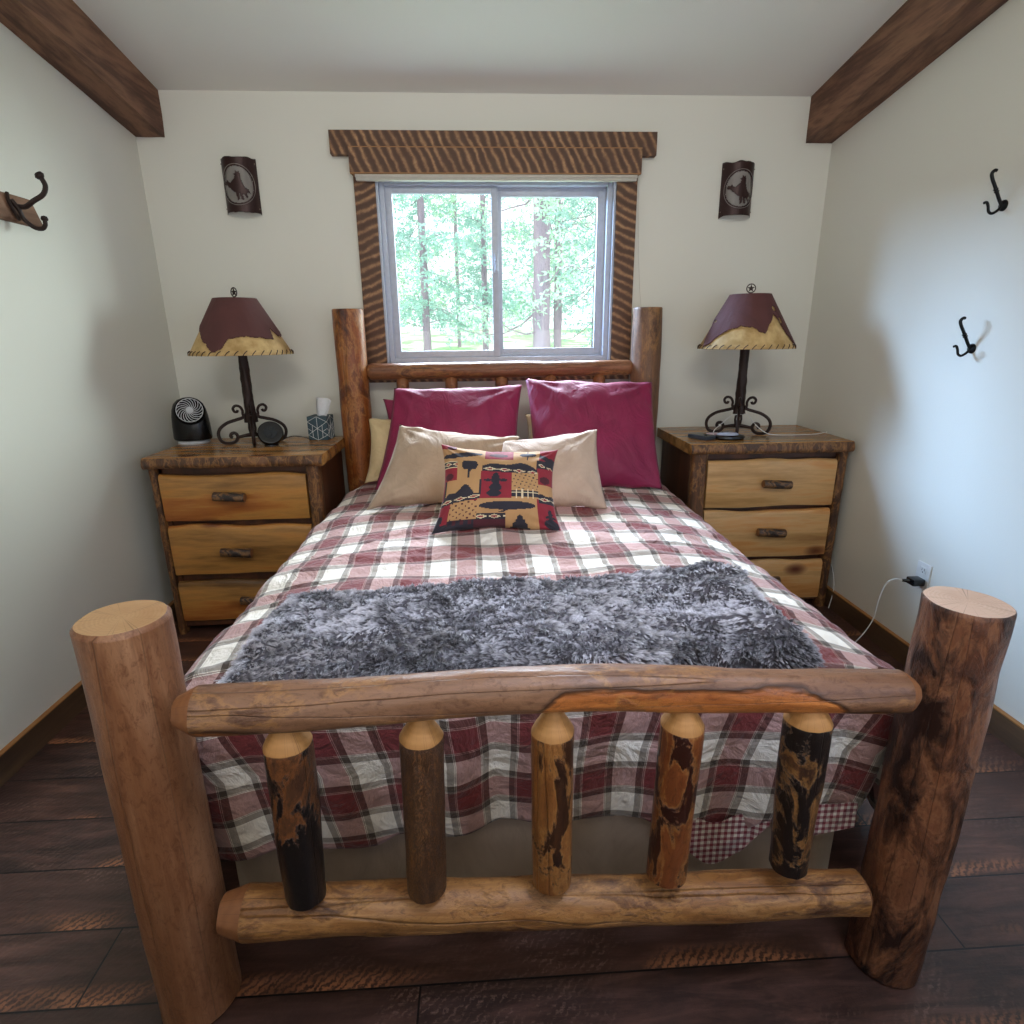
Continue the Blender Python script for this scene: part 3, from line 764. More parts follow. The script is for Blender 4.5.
def mount(x, x0, x1, top, base, ph=0):
    t = (x-x0)/(x1-x0)
    if t < 0 or t > 1: return 9
    h = max(0, sin(t*pi))**.7*(.72+.28*sin(t*9+ph))
    return base-(base-top)*h
def pattern(u, v):
    x = 165+695*u; y = 90+575*v
    RED, TAN, NAV, CRE, MAR = range(5)
    def diamonds(x, y, x0, x1, y0, w=85, h=13):
        if abs(y-y0) > h*1.5 or not x0 <= x <= x1: return None
        k = ((x-x0) % w)/w*2-1; d = abs(k)+abs(y-y0)/h
        return CRE if .55 < d < 1 else (RED if d <= .55 else NAV)
    def ell(cx, cy, rx, ry): return ((x-cx)/rx)**2+((y-cy)/ry)**2 < 1
    if 415 <= x < 745 and 195 <= y < 300:
        d = diamonds(x, y, 420, 745, 268+(x-415)*.08)
        if d is not None: return d
        if y < 250+(x-415)*.08: return NAV if y > mount(x, 420, 740, 205, 255, 1)+(x-415)*.04 else TAN
    if x < 415 and 345 <= y < 520:
        d = diamonds(x, y, 165, 410, 490-(x-165)*.16)
        if d is not None: return d
        if y < 470-(x-165)*.1 and x > 180: return NAV if y > mount(x, 190, 405, 372, 462, 2) else TAN
    if x >= 750 and 370 <= y < 500:
        d = diamonds(x, y, 750, 860, 470)
        if d is not None: return d
        return NAV if y > mount(x, 735, 880, 425, 462) else TAN
    if 410 <= x < 590 and 288 <= y < 472:    # red panel with a bear
        if ell(498, 345, 24, 38) or ell(498, 400, 34, 30) or ell(490, 438, 40, 24) or ell(498, 318, 15, 18) or ell(455, 352, 24, 9) or ell(540, 352, 24, 9): return NAV
        return RED
    if 590 <= x < 750 and 288 <= y < 410:
        return NAV if abs(sin(x*.11+y*.05)*sin(y*.13-x*.04)) > .86 else TAN
    if 580 <= x < 750 and 410 <= y < 472:
        return CRE if ((x-580) % 34 < 8 or 428 < y < 436) else (NAV if 418 < y < 460 else TAN)
    if x < 425 and 125 <= y < 215 and x > 165:
        q = y-(185-(x-165)*.14)
        if abs(q) < 20*sqrt(max(0, 1-((x-290)/125)**2)): return NAV
        return TAN if y > 128 else RED
    if x < 262 and 212 <= y < 262:
        d = diamonds(x, y, 165, 262, 238, 60)
        return d if d is not None else CRE
    if 262 <= x < 415 and 190 <= y < 345:
        if ell(340, 245, 50, 48) and not (ell(315, 290, 22, 12) or ell(368, 290, 22, 12)): return NAV
        if abs(x-335) < 5 and y < 335: return NAV
        return TAN
    if x < 262: 
        if y < 125: return MAR if ell(230, 120, 30, 20) else RED
        if 262 <= y < 345: return MAR if ell(205, 320, 30, 22) else RED
    if y < 195:
        if 430 <= x < 592: return MAR if ell(510, 155, 55, 18) else RED
        if 592 <= x < 750:
            if ell(682, 145, 52, 21) or (abs(x-680) < 4 and y < 192): return NAV
            return TAN
        if x >= 750: return NAV if abs(y-(150+(x-750)*.5)) < 18 else RED
        return TAN
    if x >= 745 and y < 255:
        q = diamonds(x, y, 745, 870, 225+(x-745)*.3, 60)
        return q if q is not None else NAV
    if x >= 745 and y < 370: return MAR if ell(800, 340, 36, 26) else RED
    if 400 <= x < 742 and 472 <= y < 572:
        if ell(570, 520, 160, 29) or (abs(x-(585-(y-540)*2.2)) < 14 and 535 < y < 565): return NAV
        return TAN
    if 235 <= x < 400 and 480 <= y < 605: return MAR if abs(sin(x*.1+y*.06)*sin(y*.09-x*.06)) > .82 else TAN
    if 385 <= x < 555 and y >= 572:
        d = diamonds(x, y, 385, 555, 592, 75, 15)
        return d if d is not None else MAR
    if 555 <= x < 740 and y >= 572:
        if y > 582 and abs(x-636) < (y-580)*.55+6*((y//12) % 2): return NAV
        return TAN
    if x >= 740 and y >= 500:
        if ell(818, 560, 14, 28) or ell(815, 630, 42, 34) or ell(815, 585, 34, 10): return NAV
        return RED
    if x < 235 and y >= 500: return NAV if ell(175, 600, 30, 34) or y > 628 else RED
    if y >= 605: return NAV if int(x/22) % 2 or y > 640 else MAR
    return RED
pillow('throw_pillow', (-.325, -1.275, .715), (.18, -1.30, .715), (-.285, -1.08, 1.03), (.19, -1.08, 1.0), .07, TAP,
       'small square lodge pattern cushion with red panels, trees and mountains, frontmost on the bed', 69, n=110, pinch=.07, pat=pattern, cat='cushion', wr=.7)

# ------------------------------------------------------------------ nightstands
def nightstand(x0, x1, yf, yb, drawers, hx, label, postL, postR, dm, seed, side_vis):
    """x0..x1 outer width of the top, yf front edge of the top"""
    ns = thing('nightstand', ((x0+x1)/2, (yf+yb)/2, 0), label, 'nightstand', 'log nightstands flanking the bed')
    # live edge top slab
    V = []; F = []; N = 60; K = 14
    prof = [(0, .868), (-.006, .874), (-.009, .884), (-.008, .895), (-.004, .908), (.002, .918), (.01, .92)]
    rows = []
    for i in range(N+1):
        x = x0+(x1-x0)*i/N; r = []
        wv = nz(x*5, 0, 0, seed)*.012+nz(x*17, 0, 0, seed+1)*.006
        for (dy, z) in prof: r.append(len(V)); V.append((x, yf+wv*(1-abs(z-.89)/.06)+dy+nz(x*30, z*40, 0, seed)*.003, z-(.004*nz(x*7, 0, 2, seed) if z < .9 else 0)))
        for (yy, z) in ((yf+.02, .92), ((yf+yb)/2, .92), (yb, .92), (yb, .868), (yf+.02, .868)): r.append(len(V)); V.append((x, yy, z))
        rows.append(r)
    MI = []
    k = len(rows[0])
    for i in range(N):
        for j in range(k):
            F.append((rows[i][j], rows[i+1][j], rows[i+1][(j+1) % k], rows[i][(j+1) % k])); MI.append(1 if j < 5 else 0)
    F += [tuple(rows[0]), tuple(reversed(rows[-1]))]; MI += [0, 0]
    b = Buf(); b.add(V, F); b.mi = MI
    b.build('top', [MT['nstop'], MT['barkedge']], ns)
    yfr = yf+.045
    xa, xb = postL[1], postR[0]
    # carcass: side panels, back, inner dark box, rails
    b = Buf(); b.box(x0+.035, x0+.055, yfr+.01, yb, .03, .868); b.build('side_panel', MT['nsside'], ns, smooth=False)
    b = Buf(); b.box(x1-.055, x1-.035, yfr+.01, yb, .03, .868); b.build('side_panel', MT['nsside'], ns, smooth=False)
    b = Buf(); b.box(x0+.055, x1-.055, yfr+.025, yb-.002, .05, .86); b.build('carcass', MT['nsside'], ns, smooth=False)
    for (pa, pb) in (postL, postR):
        bf = Buf(); V = []; F = []; n = 40; K = 16
        for i in range(n+1):
            z = .868*i/n
            for q in range(K):
                a = 2*pi*q/K; c, s = cos(a), sin(a)
                c = math.copysign(abs(c)**.6, c); s = math.copysign(abs(s)**.6, s)
                w = 1+.10*nz(c, s, z*9, seed+pa*3)+.05*nz(c*2, s*2, z*25, seed)
                V.append(((pa+pb)/2+c*(pb-pa)/2*w, yfr+.012+s*.034*w, z))
        for i in range(n):
            for q in range(K): F.append((i*K+q, i*K+(q+1) % K, (i+1)*K+(q+1) % K, (i+1)*K+q))
        F += [tuple(range(K)), tuple(n*K+q for q in range(K-1, -1, -1))]
        bf.add(V, F).build('corner_post', MT['barkedge'], ns)
    # rails between drawers
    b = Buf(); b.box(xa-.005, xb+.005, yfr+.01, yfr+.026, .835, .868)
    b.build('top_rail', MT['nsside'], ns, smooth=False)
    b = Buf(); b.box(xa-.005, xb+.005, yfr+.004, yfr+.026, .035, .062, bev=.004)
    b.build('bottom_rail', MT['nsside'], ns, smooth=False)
    for di, (z0, z1) in enumerate(drawers):
        V = []; F = []; n = 48; kk = []
        for i in range(n+1):
            x = xa+.003+(xb-xa-.006)*i/n
            zu = z1+nz(x*5, di*3., 0, seed+3)*.016-.002; zl = z0+nz(x*5, di*5., 4, seed+4)*.006
            r = []
            for (yy, zz) in ((yfr+.012, zl), (yfr-.012, zl+.002), (yfr-.016, zl+.01), (yfr-.016, zu-.02), (yfr-.011, zu-.007), (yfr-.002, zu), (yfr+.012, zu)):
                r.append(len(V)); V.append((x, yy, zz))
            kk.append(r)
        for i in range(n):
            for j in range(7): F.append((kk[i][j], kk[i+1][j], kk[i+1][(j+1) % 7], kk[i][(j+1) % 7]))
        F += [tuple(kk[0]), tuple(reversed(kk[-1]))]
        b = Buf().add(V, F); dr = b.build('drawer', dm, ns)
        cx, cz = hx[di]
        log('handle', (cx-.073, yfr-.046, cz+.004), (cx+.073, yfr-.046, cz-.004), .021, .023, [MT['twig'], MT['twig_end'], MT['twig_end']], dr, seed=seed+di, bump=.12, nr=18, chamf=.003)
        for sx in (-.04, .04):
            Buf().tube([(cx+sx, yfr-.014, cz), (cx+sx, yfr-.04, cz)], .008, 8).build('peg', MT['twig_end'], dr)
    return ns
nightstand(-1.695, -.872, -.67, -.12, [(.60, .832), (.322, .572), (.07, .288)], [(-1.325, .725), (-1.33, .445), (-1.27, .185)],
           'three-drawer log nightstand carrying the small black fan and the tissue box', (-1.69, -1.655), (-.965, -.90), MT['drawer'], 3, 1)
nightstand(.915, 1.752, -.61, -.04, [(.578, .828), (.302, .562), (.055, .282)], [(1.377, .706), (1.378, .446), (1.378, .18)],
           'three-drawer log nightstand carrying the phones, beside the wall with the outlet', (.94, 1.02), (1.700, 1.748), MT['drawerR'], 8, 0)

# ------------------------------------------------------------------ lamps
def hide_mat():
    m = M('rawhide'); n = m.noise(m.coord(), 14, 5, .6)
    c = m.ramp(n, [(.35, '#a8854e'), (.65, '#d0b07a')])
    z = m.sep(m.coord())[2]
    return m.fin(c, .6, Transmission_Weight=.0)
MT['hidelamp'] = hide_mat()
MT['leather'] = cloth('brown_leather', '#5a3230', .3, .0, '#3e2220', .8)
MT['lace'] = plain('lace', '#3a241c', .7)
def lamp(cx, cy, label, outline, holes, seed, twist, ftw):
    Z0 = .92
    lp = thing('table_lamp', (cx, cy, Z0), label, 'lamp', 'rawhide table lamps')
    # shade
    rt, rb, zt_, zb_ = .094, .239, 1.632, 1.372
    n = 72; m = 24
    def sp(a, t, off=0):
        r = rt+(rb-rt)*(1-t); z = zb_+(zt_-zb_)*t
        r *= 1+.012*sin(a*6)*(1-t)
        return Vector((cx+(r+off)*cos(a), cy+(r+off)*sin(a), z+off*.5))
    V = [sp(2*pi*i/n, j/m) for j in range(m+1) for i in range(n)]
    F = [(j*n+i, j*n+(i+1) % n, (j+1)*n+(i+1) % n, (j+1)*n+i) for j in range(m) for i in range(n)]
    sh = mo('lamp_shade', V, F, MT['hidelamp'], lp)
    md = sh.modifiers.new('t', 'SOLIDIFY'); md.thickness = .003; md.offset = -1
    # leather overlay cut to a ragged hide outline: outline(a) gives its lowest t
    n2, m2 = 288, 90; V = []; F = []; ix = {}
    def vid(i, j):
        i %= n2
        if (i, j) not in ix:
            t = j/m2; a = 2*pi*i/n2
            ix[i, j] = len(V); V.append(sp(a, t, .0045))
        return ix[i, j]
    for i in range(n2):
        a = (i+.5)/n2*360
        lo = outline(a)
        for j in range(m2):
            t = (j+.5)/m2
            if t < lo+nz(a*.2, t*3, 0, seed)*.03: continue
            if any(((a-ha)/hw)**2+((t-ht)/hh)**2 < 1 for ha, ht, hw, hh in holes): continue
            F.append((vid(i, j), vid(i+1, j), vid(i+1, j+1), vid(i, j+1)))
    lo_ = mo('leather_overlay', V, F, MT['leather'], sh)
    md = lo_.modifiers.new('t', 'SOLIDIFY'); md.thickness = .0025; md.offset = 1
    # lacing along the bottom rim
    b = Buf()
    for k in range(38):
        a = 2*pi*k/38; da = .045
        b.tube([sp(a-da, .0, .002)+Vector((0, 0, -.004)), sp(a, .03, .006), sp(a+da, .065, .003)], .0022, 5)
    b.tube([sp(2*pi*i/60, 0, 0) for i in range(60)], .003, 6, mi=1, closed=True)
    b.build('lacing', [MT['lace'], MT['hidelamp']], sh)
    b = Buf()
    for k in range(3):
        a = k*2*pi/3; b.tube([(cx, cy, zt_-.01), (cx+rt*.97*cos(a), cy+rt*.97*sin(a), zt_-.008)], .002, 6)
    b.tube([(cx+rt*.97*cos(2*pi*i/40), cy+rt*.97*sin(2*pi*i/40), zt_-.006) for i in range(40)], .0025, 6, closed=True)
    b.build('spider', MT['iron'], sh)
    # finial: ring with a star
    b = Buf(); fz = 1.664; ct, s_ = cos(ftw), sin(ftw)
    fp = lambda a, c, t=0: Vector((cx+a*ct-t*s_, cy+a*s_+t*ct, fz+c))
    b.tube([fp(.021*cos(2*pi*i/28), .021*sin(2*pi*i/28)) for i in range(28)], .0028, 6, closed=True)
    star = []
    for k in range(10):
        r_ = .019 if k % 2 == 0 else .0078; a = pi/2+k*pi/5; star.append((r_*cos(a), r_*sin(a)))
    b.prism(star, lambda p, q, t: fp(p, q, t-.002), .004)
    b.tube([(cx, cy, zt_-.012), (cx, cy, fz-.021)], .004, 8)
    b.build('finial', MT['iron'], lp)
    # hammered post
    b = Buf(); V = []; F = []; N = 60; K = 20
    for i in range(N+1):
        z = 1.03+.36*i/N; r = .0265-.004*i/N+(.008*max(0, 1-i/9))
        for k in range(K):
            a = 2*pi*k/K; w = 1+.05*sin(a*4+z*30)+.10*nz(cos(a)*1.5, sin(a)*1.5, z*38, seed)
            V.append((cx+r*w*cos(a), cy+r*w*sin(a), z))
    for i in range(N):
        for k in range(K): F.append((i*K+k, i*K+(k+1) % K, (i+1)*K+(k+1) % K, (i+1)*K+k))
    F += [tuple(range(K)), tuple(N*K+k for k in range(K-1, -1, -1))]
    b.add(V, F)
    b.tube([(cx, cy, 1.36), (cx, cy, 1.5)], .011, 12); b.lathe([(.001, 1.5), (.018, 1.51), (.022, 1.56), (.012, 1.6), (.001, 1.605)], (cx, cy, 0), 16)
    b.tube([(cx, cy, 1.6), (cx, cy, 1.625)], .002, 6)
    b.build('lamp_post', MT['iron'], lp)
    # four scroll legs
    pr = [(.066, 1.077), (.060, 1.094), (.045, 1.096), (.040, 1.112), (.052, 1.128), (.070, 1.126), (.080, 1.108), (.070, 1.085)]
    curl_top = [(.062, 1.088), (.053, 1.096), (.056, 1.112), (.072, 1.117), (.082, 1.105), (.078, 1.088), (.06, 1.07), (.036, 1.056)]
    curl_top = [(.067, 1.094), (.060, 1.104), (.066, 1.116), (.08, 1.117), (.087, 1.103), (.08, 1.086), (.06, 1.072), (.034, 1.068)]
    # mirrored so the curl opens outward from the post
    curl_top = [(.070, 1.10), (.062, 1.094), (.054, 1.102), (.057, 1.117), (.074, 1.121), (.084, 1.108), (.078, 1.09), (.055, 1.075), (.03, 1.066)]
    body = [(.030, 1.075), (.038, 1.056), (.07, 1.046), (.115, 1.032), (.152, 1.005), (.163, .972), (.15, .938), (.118, .9275), (.088, .935), (.074, .957), (.084, .978), (.102, .976), (.107, .962), (.098, .955)]
    top = [(.026, 1.05), (.036, 1.07), (.036, 1.092), (.047, 1.112), (.066, 1.117), (.079, 1.104), (.074, 1.088), (.062, 1.086), (.058, 1.095)]
    for k in range(4):
        a = k*pi/2+twist
        b = Buf()
        for prf, rad in ((body, .0085), (top, .0068)):
            pts = spline([(cx+r*cos(a), cy+r*sin(a), z) for r, z in prf], 7)
            b.tube(pts, rad, 8)
        b.build('scroll_leg', MT['iron'], lp)
    b = Buf()
    for k in range(2):
        a = k*pi/2+twist; c, s2 = cos(a), sin(a)
        b.tube([(cx-.078*c, cy-.078*s2, .955), (cx-.04*c, cy-.04*s2, .962), (cx, cy, .966), (cx+.04*c, cy+.04*s2, .962), (cx+.078*c, cy+.078*s2, .955)], [.008, .0085, .012, .0085, .008], 8)
    for k in range(4):
        a = k*pi/2+twist+pi/4
        b.tube([(cx+.016*cos(a), cy+.016*sin(a), 1.04), (cx+.022*cos(a), cy+.022*sin(a), 1.0), (cx+.015*cos(a), cy+.015*sin(a), .965)], .006, 6)
    b.build('base_frame', MT['iron'], lp)
    return lp

def lerp_outline(pts):
    pts = sorted(pts)
    def f(a):
        a %= 360
        P = pts+[(pts[0][0]+360, pts[0][1])]; P = [(pts[-1][0]-360, pts[-1][1])]+P
        for (x0, y0), (x1, y1) in zip(P, P[1:]):
            if x0 <= a <= x1: return y0+(y1-y0)*(a-x0)/(x1-x0+1e-9)
        return .5
    return f
# angle 270 faces the foot of the bed, 180 towards -x, 0 towards +x
outL = lerp_outline([(0, .3), (20, .42), (60, .3), (100, .5), (140, .35), (180, .52), (208, .50), (222, .40), (238, .26), (247, .19), (255, .08), (262, .04), (268, .10), (275, .27), (290, .31), (306, .305), (318, .285), (332, .25), (337, .26), (341, .46), (347, .38), (354, .32)])
outR = lerp_outline([(0, .35), (30, .2), (60, .4), (100, .3), (130, .5), (164, .52), (176, .42), (182, .14), (190, .03), (197, .06), (208, .24), (222, .35), (238, .40), (254, .38), (264, .30), (270, .25), (275, .36), (284, .48), (293, .62), (300, .52), (308, .26), (318, .08), (332, .05), (345, .2)])
lamp(-1.312, -.30, 'table lamp with scrolled iron base and rawhide shade beside the small black fan', outL, [], 1, .35, -.55)
lamp(1.272, -.315, 'table lamp with scrolled iron base and rawhide shade, white cable looped around its post', outR, [(180, .50, 6, .03), (300, .72, 5, .05), (306, .5, 4, .06)], 2, -.42, -.3)

# ------------------------------------------------------------------ things on the nightstands
# fan
fc = Vector((-1.64, -.255, .9205))
fan = thing('desk_fan', fc, 'small glossy black desk fan with silver spiral grille on the nightstand', 'fan')
th_ = radians(-8)
Buf().lathe([(.001, .0), (.075, .0), (.078, .006), (.072, .014), (.05, .018)], fc, 36).build('base', MT['silver'], fan)  # pale disc colour stands for a reflection on the base
V = []; F = []; n = 40; K = 26
# rounded housing: slightly tapered barrel
b = Buf(); b.lathe([(.001, .018), (.092, .02), (.096, .03), (.094, .09), (.09, .14), (.084, .175), (.072, .205), (.05, .226), (.02, .236), (.001, .237)], fc, 40, sx=1.0, sy=.72)
b.build('housing', MT['black'], fan)
Rf = Matrix.Rotation(radians(68), 3, 'X'); Rz = Matrix.Rotation(radians(20), 3, 'Z'); RM = Rz @ Rf
gc = fc+Vector((.026, -.046, .172))
gp = lambda r, a, h=0: gc+RM @ Vector((r*cos(a), r*sin(a), h))
b = Buf(); b.lathe([(.001, -.03), (.07, -.03), (.072, 0), (.069, .012), (.062, .014), (.058, .004), (.001, 0)], gc, 40, mat=RM.to_4x4())
b.build('front_ring', plain('matte_black', '#020203', .9, Specular_IOR_Level=.1), fan)
b = Buf()
for k in range(18):
    a = 2*pi*k/18
    b.tube([gp(.018+.043*t/7, a+.85*(t/7)**1.3, .014) for t in range(8)], .0019, 5)
b.tube([gp(.0615, 2*pi*i/40, .013) for i in range(40)], .002, 6, closed=True)
b.build('grille', MT['silver'], fan)
Buf().lathe([(.001, .006), (.017, .008), (.017, .017), (.013, .020), (.001, .021)], gc, 28, mat=RM.to_4x4()).build('hub', MT['silver'], fan)
b = Buf()
for ox in (-.006, .006):
    b.tube([gc+RM @ Vector((ox-.005, .004, .0232)), gc+RM @ Vector((ox, -.005, .0232)), gc+RM @ Vector((ox+.005, .004, .0232))], .0011, 5)
b.build('hub_mark', MT['white'], fan)
# puck camera / speaker
pc = Vector((-1.195, -.385, .9205)); RM2 = Matrix.Rotation(radians(18), 3, 'Z') @ Matrix.Rotation(radians(62), 3, 'X')
sp_ = thing('speaker', pc, 'round black speaker puck propped at the foot of the lamp by the fan', 'speaker')
cc = pc+Vector((0, .005, .060))
Buf().lathe([(.001, -.035), (.04, -.035), (.056, -.026), (.063, -.006), (.063, .008), (.058, .018), (.049, .019), (.001, .012)], cc, 40, mat=RM2.to_4x4()).build('body', MT['black'], sp_)
Buf().lathe([(.001, .012), (.047, .0125), (.046, .0165), (.001, .0165)], cc, 40, mat=RM2.to_4x4()).build('face', plain('dark_mesh', '#1b2228', .15), sp_)
Buf().lathe([(.001, 0), (.035, 0), (.034, .006), (.001, .008)], pc, 30).build('foot', MT['black'], sp_)
Buf().tube(spline([pc+Vector((.04, .04, .02)), pc+Vector((.08, .09, .03)), pc+Vector((.13, .12, .02)), pc+Vector((.17, .12, .003))], 6), .0022, 6).build('cord', MT['black'], sp_)
# tissue box
tb = Vector((-.985, -.20, .9205)); 
t_ = thing('tissue_box', tb, 'dark teal tissue box with white geometric lines and one tissue pulled up', 'tissue box')
h = .053; H = .125; rz = Matrix.Rotation(radians(-7), 4, 'Z')
bm4 = Matrix.Translation(tb) @ rz
Buf().box(-h, h, -h, h, 0, H, mat=bm4, bev=.002).build('carton', plain('teal_card', '#39505a', .6), t_)
b = Buf(); wl = .0011
def face_lines(fn):
    c = (0, H/2); A = [(-h, H*.78), (h, H*.78), (-h, H*.22), (h, H*.22), (0, H), (0, 0)]
    sg = [(c, a) for a in A]+[((-h, H*.78), (0, H)), ((h, H*.78), (0, H)), ((-h, H*.22), (0, 0)), ((h, H*.22), (0, 0)), ((-h*.5, H*.64), (-h*.5, H*.11)), ((h*.5, H*.64), (h*.5, H*.11)), ((-h*.5, H*.36), (-h, H*.5)), ((h*.5, H*.36), (h, H*.5))]
    for p, q in sg: b.tube([fn(*p), fn(*q)], wl, 4)
face_lines(lambda x, z: bm4 @ Vector((x, -h-.0004, z)))
face_lines(lambda x, z: bm4 @ Vector((-h-.0004, x, z)))
face_lines(lambda x, z: bm4 @ Vector((h+.0004, x, z)))
b.build('line_pattern', MT['white'], t_)
V = []; F = []
for i in range(9):
    for j in range(9):
        u, v = i/8-.5, j/8
        V.append(bm4 @ Vector((u*(.05+.05*v**.7)+.012+.02*v, -.01+.018*sin(u*9)*(.4+v)+.006*nz(u*4, v*4, 0, 9), H-.006+.105*v*(1-.25*abs(u+.2)))))
for i in range(8):
    for j in range(8): F.append((i*9+j, i*9+9+j, i*9+10+j, i*9+j+1))
o = mo('tissue', V, F, plain('tissue_paper', '#e8e8ea', .9), t_); md = o.modifiers.new('t', 'SOLIDIFY'); md.thickness = .001
# phones and charger
def slab(name, c, w, d, hgt, rz, mat, par=None, bev=.004):
    return Buf().box(-w/2, w/2, -d/2, d/2, 0, hgt, mat=Matrix.Translation(c) @ Matrix.Rotation(radians(rz), 4, 'Z'), bev=bev).build(name, mat, par)
ph = thing('phone', (1.03, -.44, .9205), 'dark slate phone lying face down beside the white cable', 'phone')
slab('case', (1.03, -.44, .9205), .078, .12, .02, 28, MT['slate'], ph)
slab('screen', (1.03, -.44, .9408), .068, .104, .0008, 28, MT['black'], ph, 0)
ch = thing('charging_pad', (1.16, -.47, .9205), 'black charging pad with a pale top in front of the lamp', 'charger')
Buf().lathe([(.001, 0), (.07, 0), (.076, .008), (.074, .018), (.068, .021), (.001, .022)], (1.165, -.475, .9205), 36, sx=1.0, sy=.7).build('pad', MT['black'], ch)
Buf().lathe([(.001, .0), (.056, .0), (.056, .004), (.045, .010), (.001, .012)], (1.155, -.47, .9428), 36, sx=1.0, sy=.62).build('glass_top', plain('pale_glass', '#b8bdd0', .1), ch)
p2 = thing('earbud_case', (1.105, -.40, .9205), 'pinkish white earbud case beside the charging pad', 'case')
Buf().box(-.035, .035, -.022, .022, 0, .018, mat=Matrix.Translation((1.115, -.385, .9205)) @ Matrix.Rotation(.2, 4, 'Z'), bev=.007).build('shell', plain('pink_white', '#d8b8c4', .3), p2)
Buf().box(-.0352, .0352, -.0222, .0222, .0115, .0125, mat=Matrix.Translation((1.115, -.385, .9205)) @ Matrix.Rotation(.2, 4, 'Z')).build('lid_seam', MT['slate'], p2)
cb = Buf().tube(spline([(1.10, -.42, .926), (1.11, -.40, .955), (1.165, -.37, .99), (1.215, -.35, 1.022), (1.26, -.347, 1.03), (1.31, -.345, 1.026), (1.335, -.36, .99), (1.38, -.385, .945), (1.43, -.40, .926), (1.55, -.41, .924), (1.66, -.40, .924), (1.745, -.36, .924), (1.764, -.33, .89), (1.764, -.34, .6), (1.764, -.45, .32), (1.764, -.565, .22), (1.762, -.61, .12), (1.74, -.625, .008)], 8), .0022, 6).build('charging_cable', MT['white'])
tag(cb, 'thin white cable looped over the lamp base and trailing off the nightstand edge', 'cable')
# outlet, plug and its cable
ol = thing('wall_outlet', (XR, -1.185, .43), 'white duplex wall outlet low on the wall with a black charger plugged in', 'outlet')
Buf().box(XR-.006, XR, -1.224, -1.146, .373, .49, bev=.002).build('plate', MT['white'], ol)
for z in (.458, .405):
    Buf().box(XR-.008, XR-.005, -1.202, -1.168, z-.015, z+.015, bev=.003).build('receptacle', MT['white'], ol)
b = Buf()
for z in (.458,):
    for dy, w2 in ((-.008, .002), (.006, .002)): b.box(XR-.0085, XR-.0078, -1.185+dy-w2/2, -1.185+dy+w2/2, z-.002, z+.009)
    b.box(XR-.0085, XR-.0078, -1.187, -1.183, z-.011, z-.006)
b.build('slot', MT['black'], ol)
pl = thing('charger_plug', (XR-.03, -1.19, .41), 'black charger plug sticking out of the wall outlet', 'charger')
Buf().box(XR-.062, XR-.009, -1.215, -1.165, .395, .425, bev=.006).build('body', MT['black'], pl)
Buf().tube([(XR-.06, -1.185, .41), (XR-.085, -1.175, .41)], [.009, .006], 10).build('connector', MT['black'], pl)
cb = Buf().tube(spline([(XR-.083, -1.176, .41), (XR-.11, -1.165, .412), (XR-.135, -1.15, .385), (XR-.14, -1.13, .30), (XR-.13, -1.10, .18), (XR-.16, -1.07, .07), (XR-.22, -1.05, .006), (XR-.4, -1.0, .004)], 8), .0024, 6).build('charging_cable', MT['white'])
tag(cb, 'white cable hanging in an arc from the black plug to the floor', 'cable')

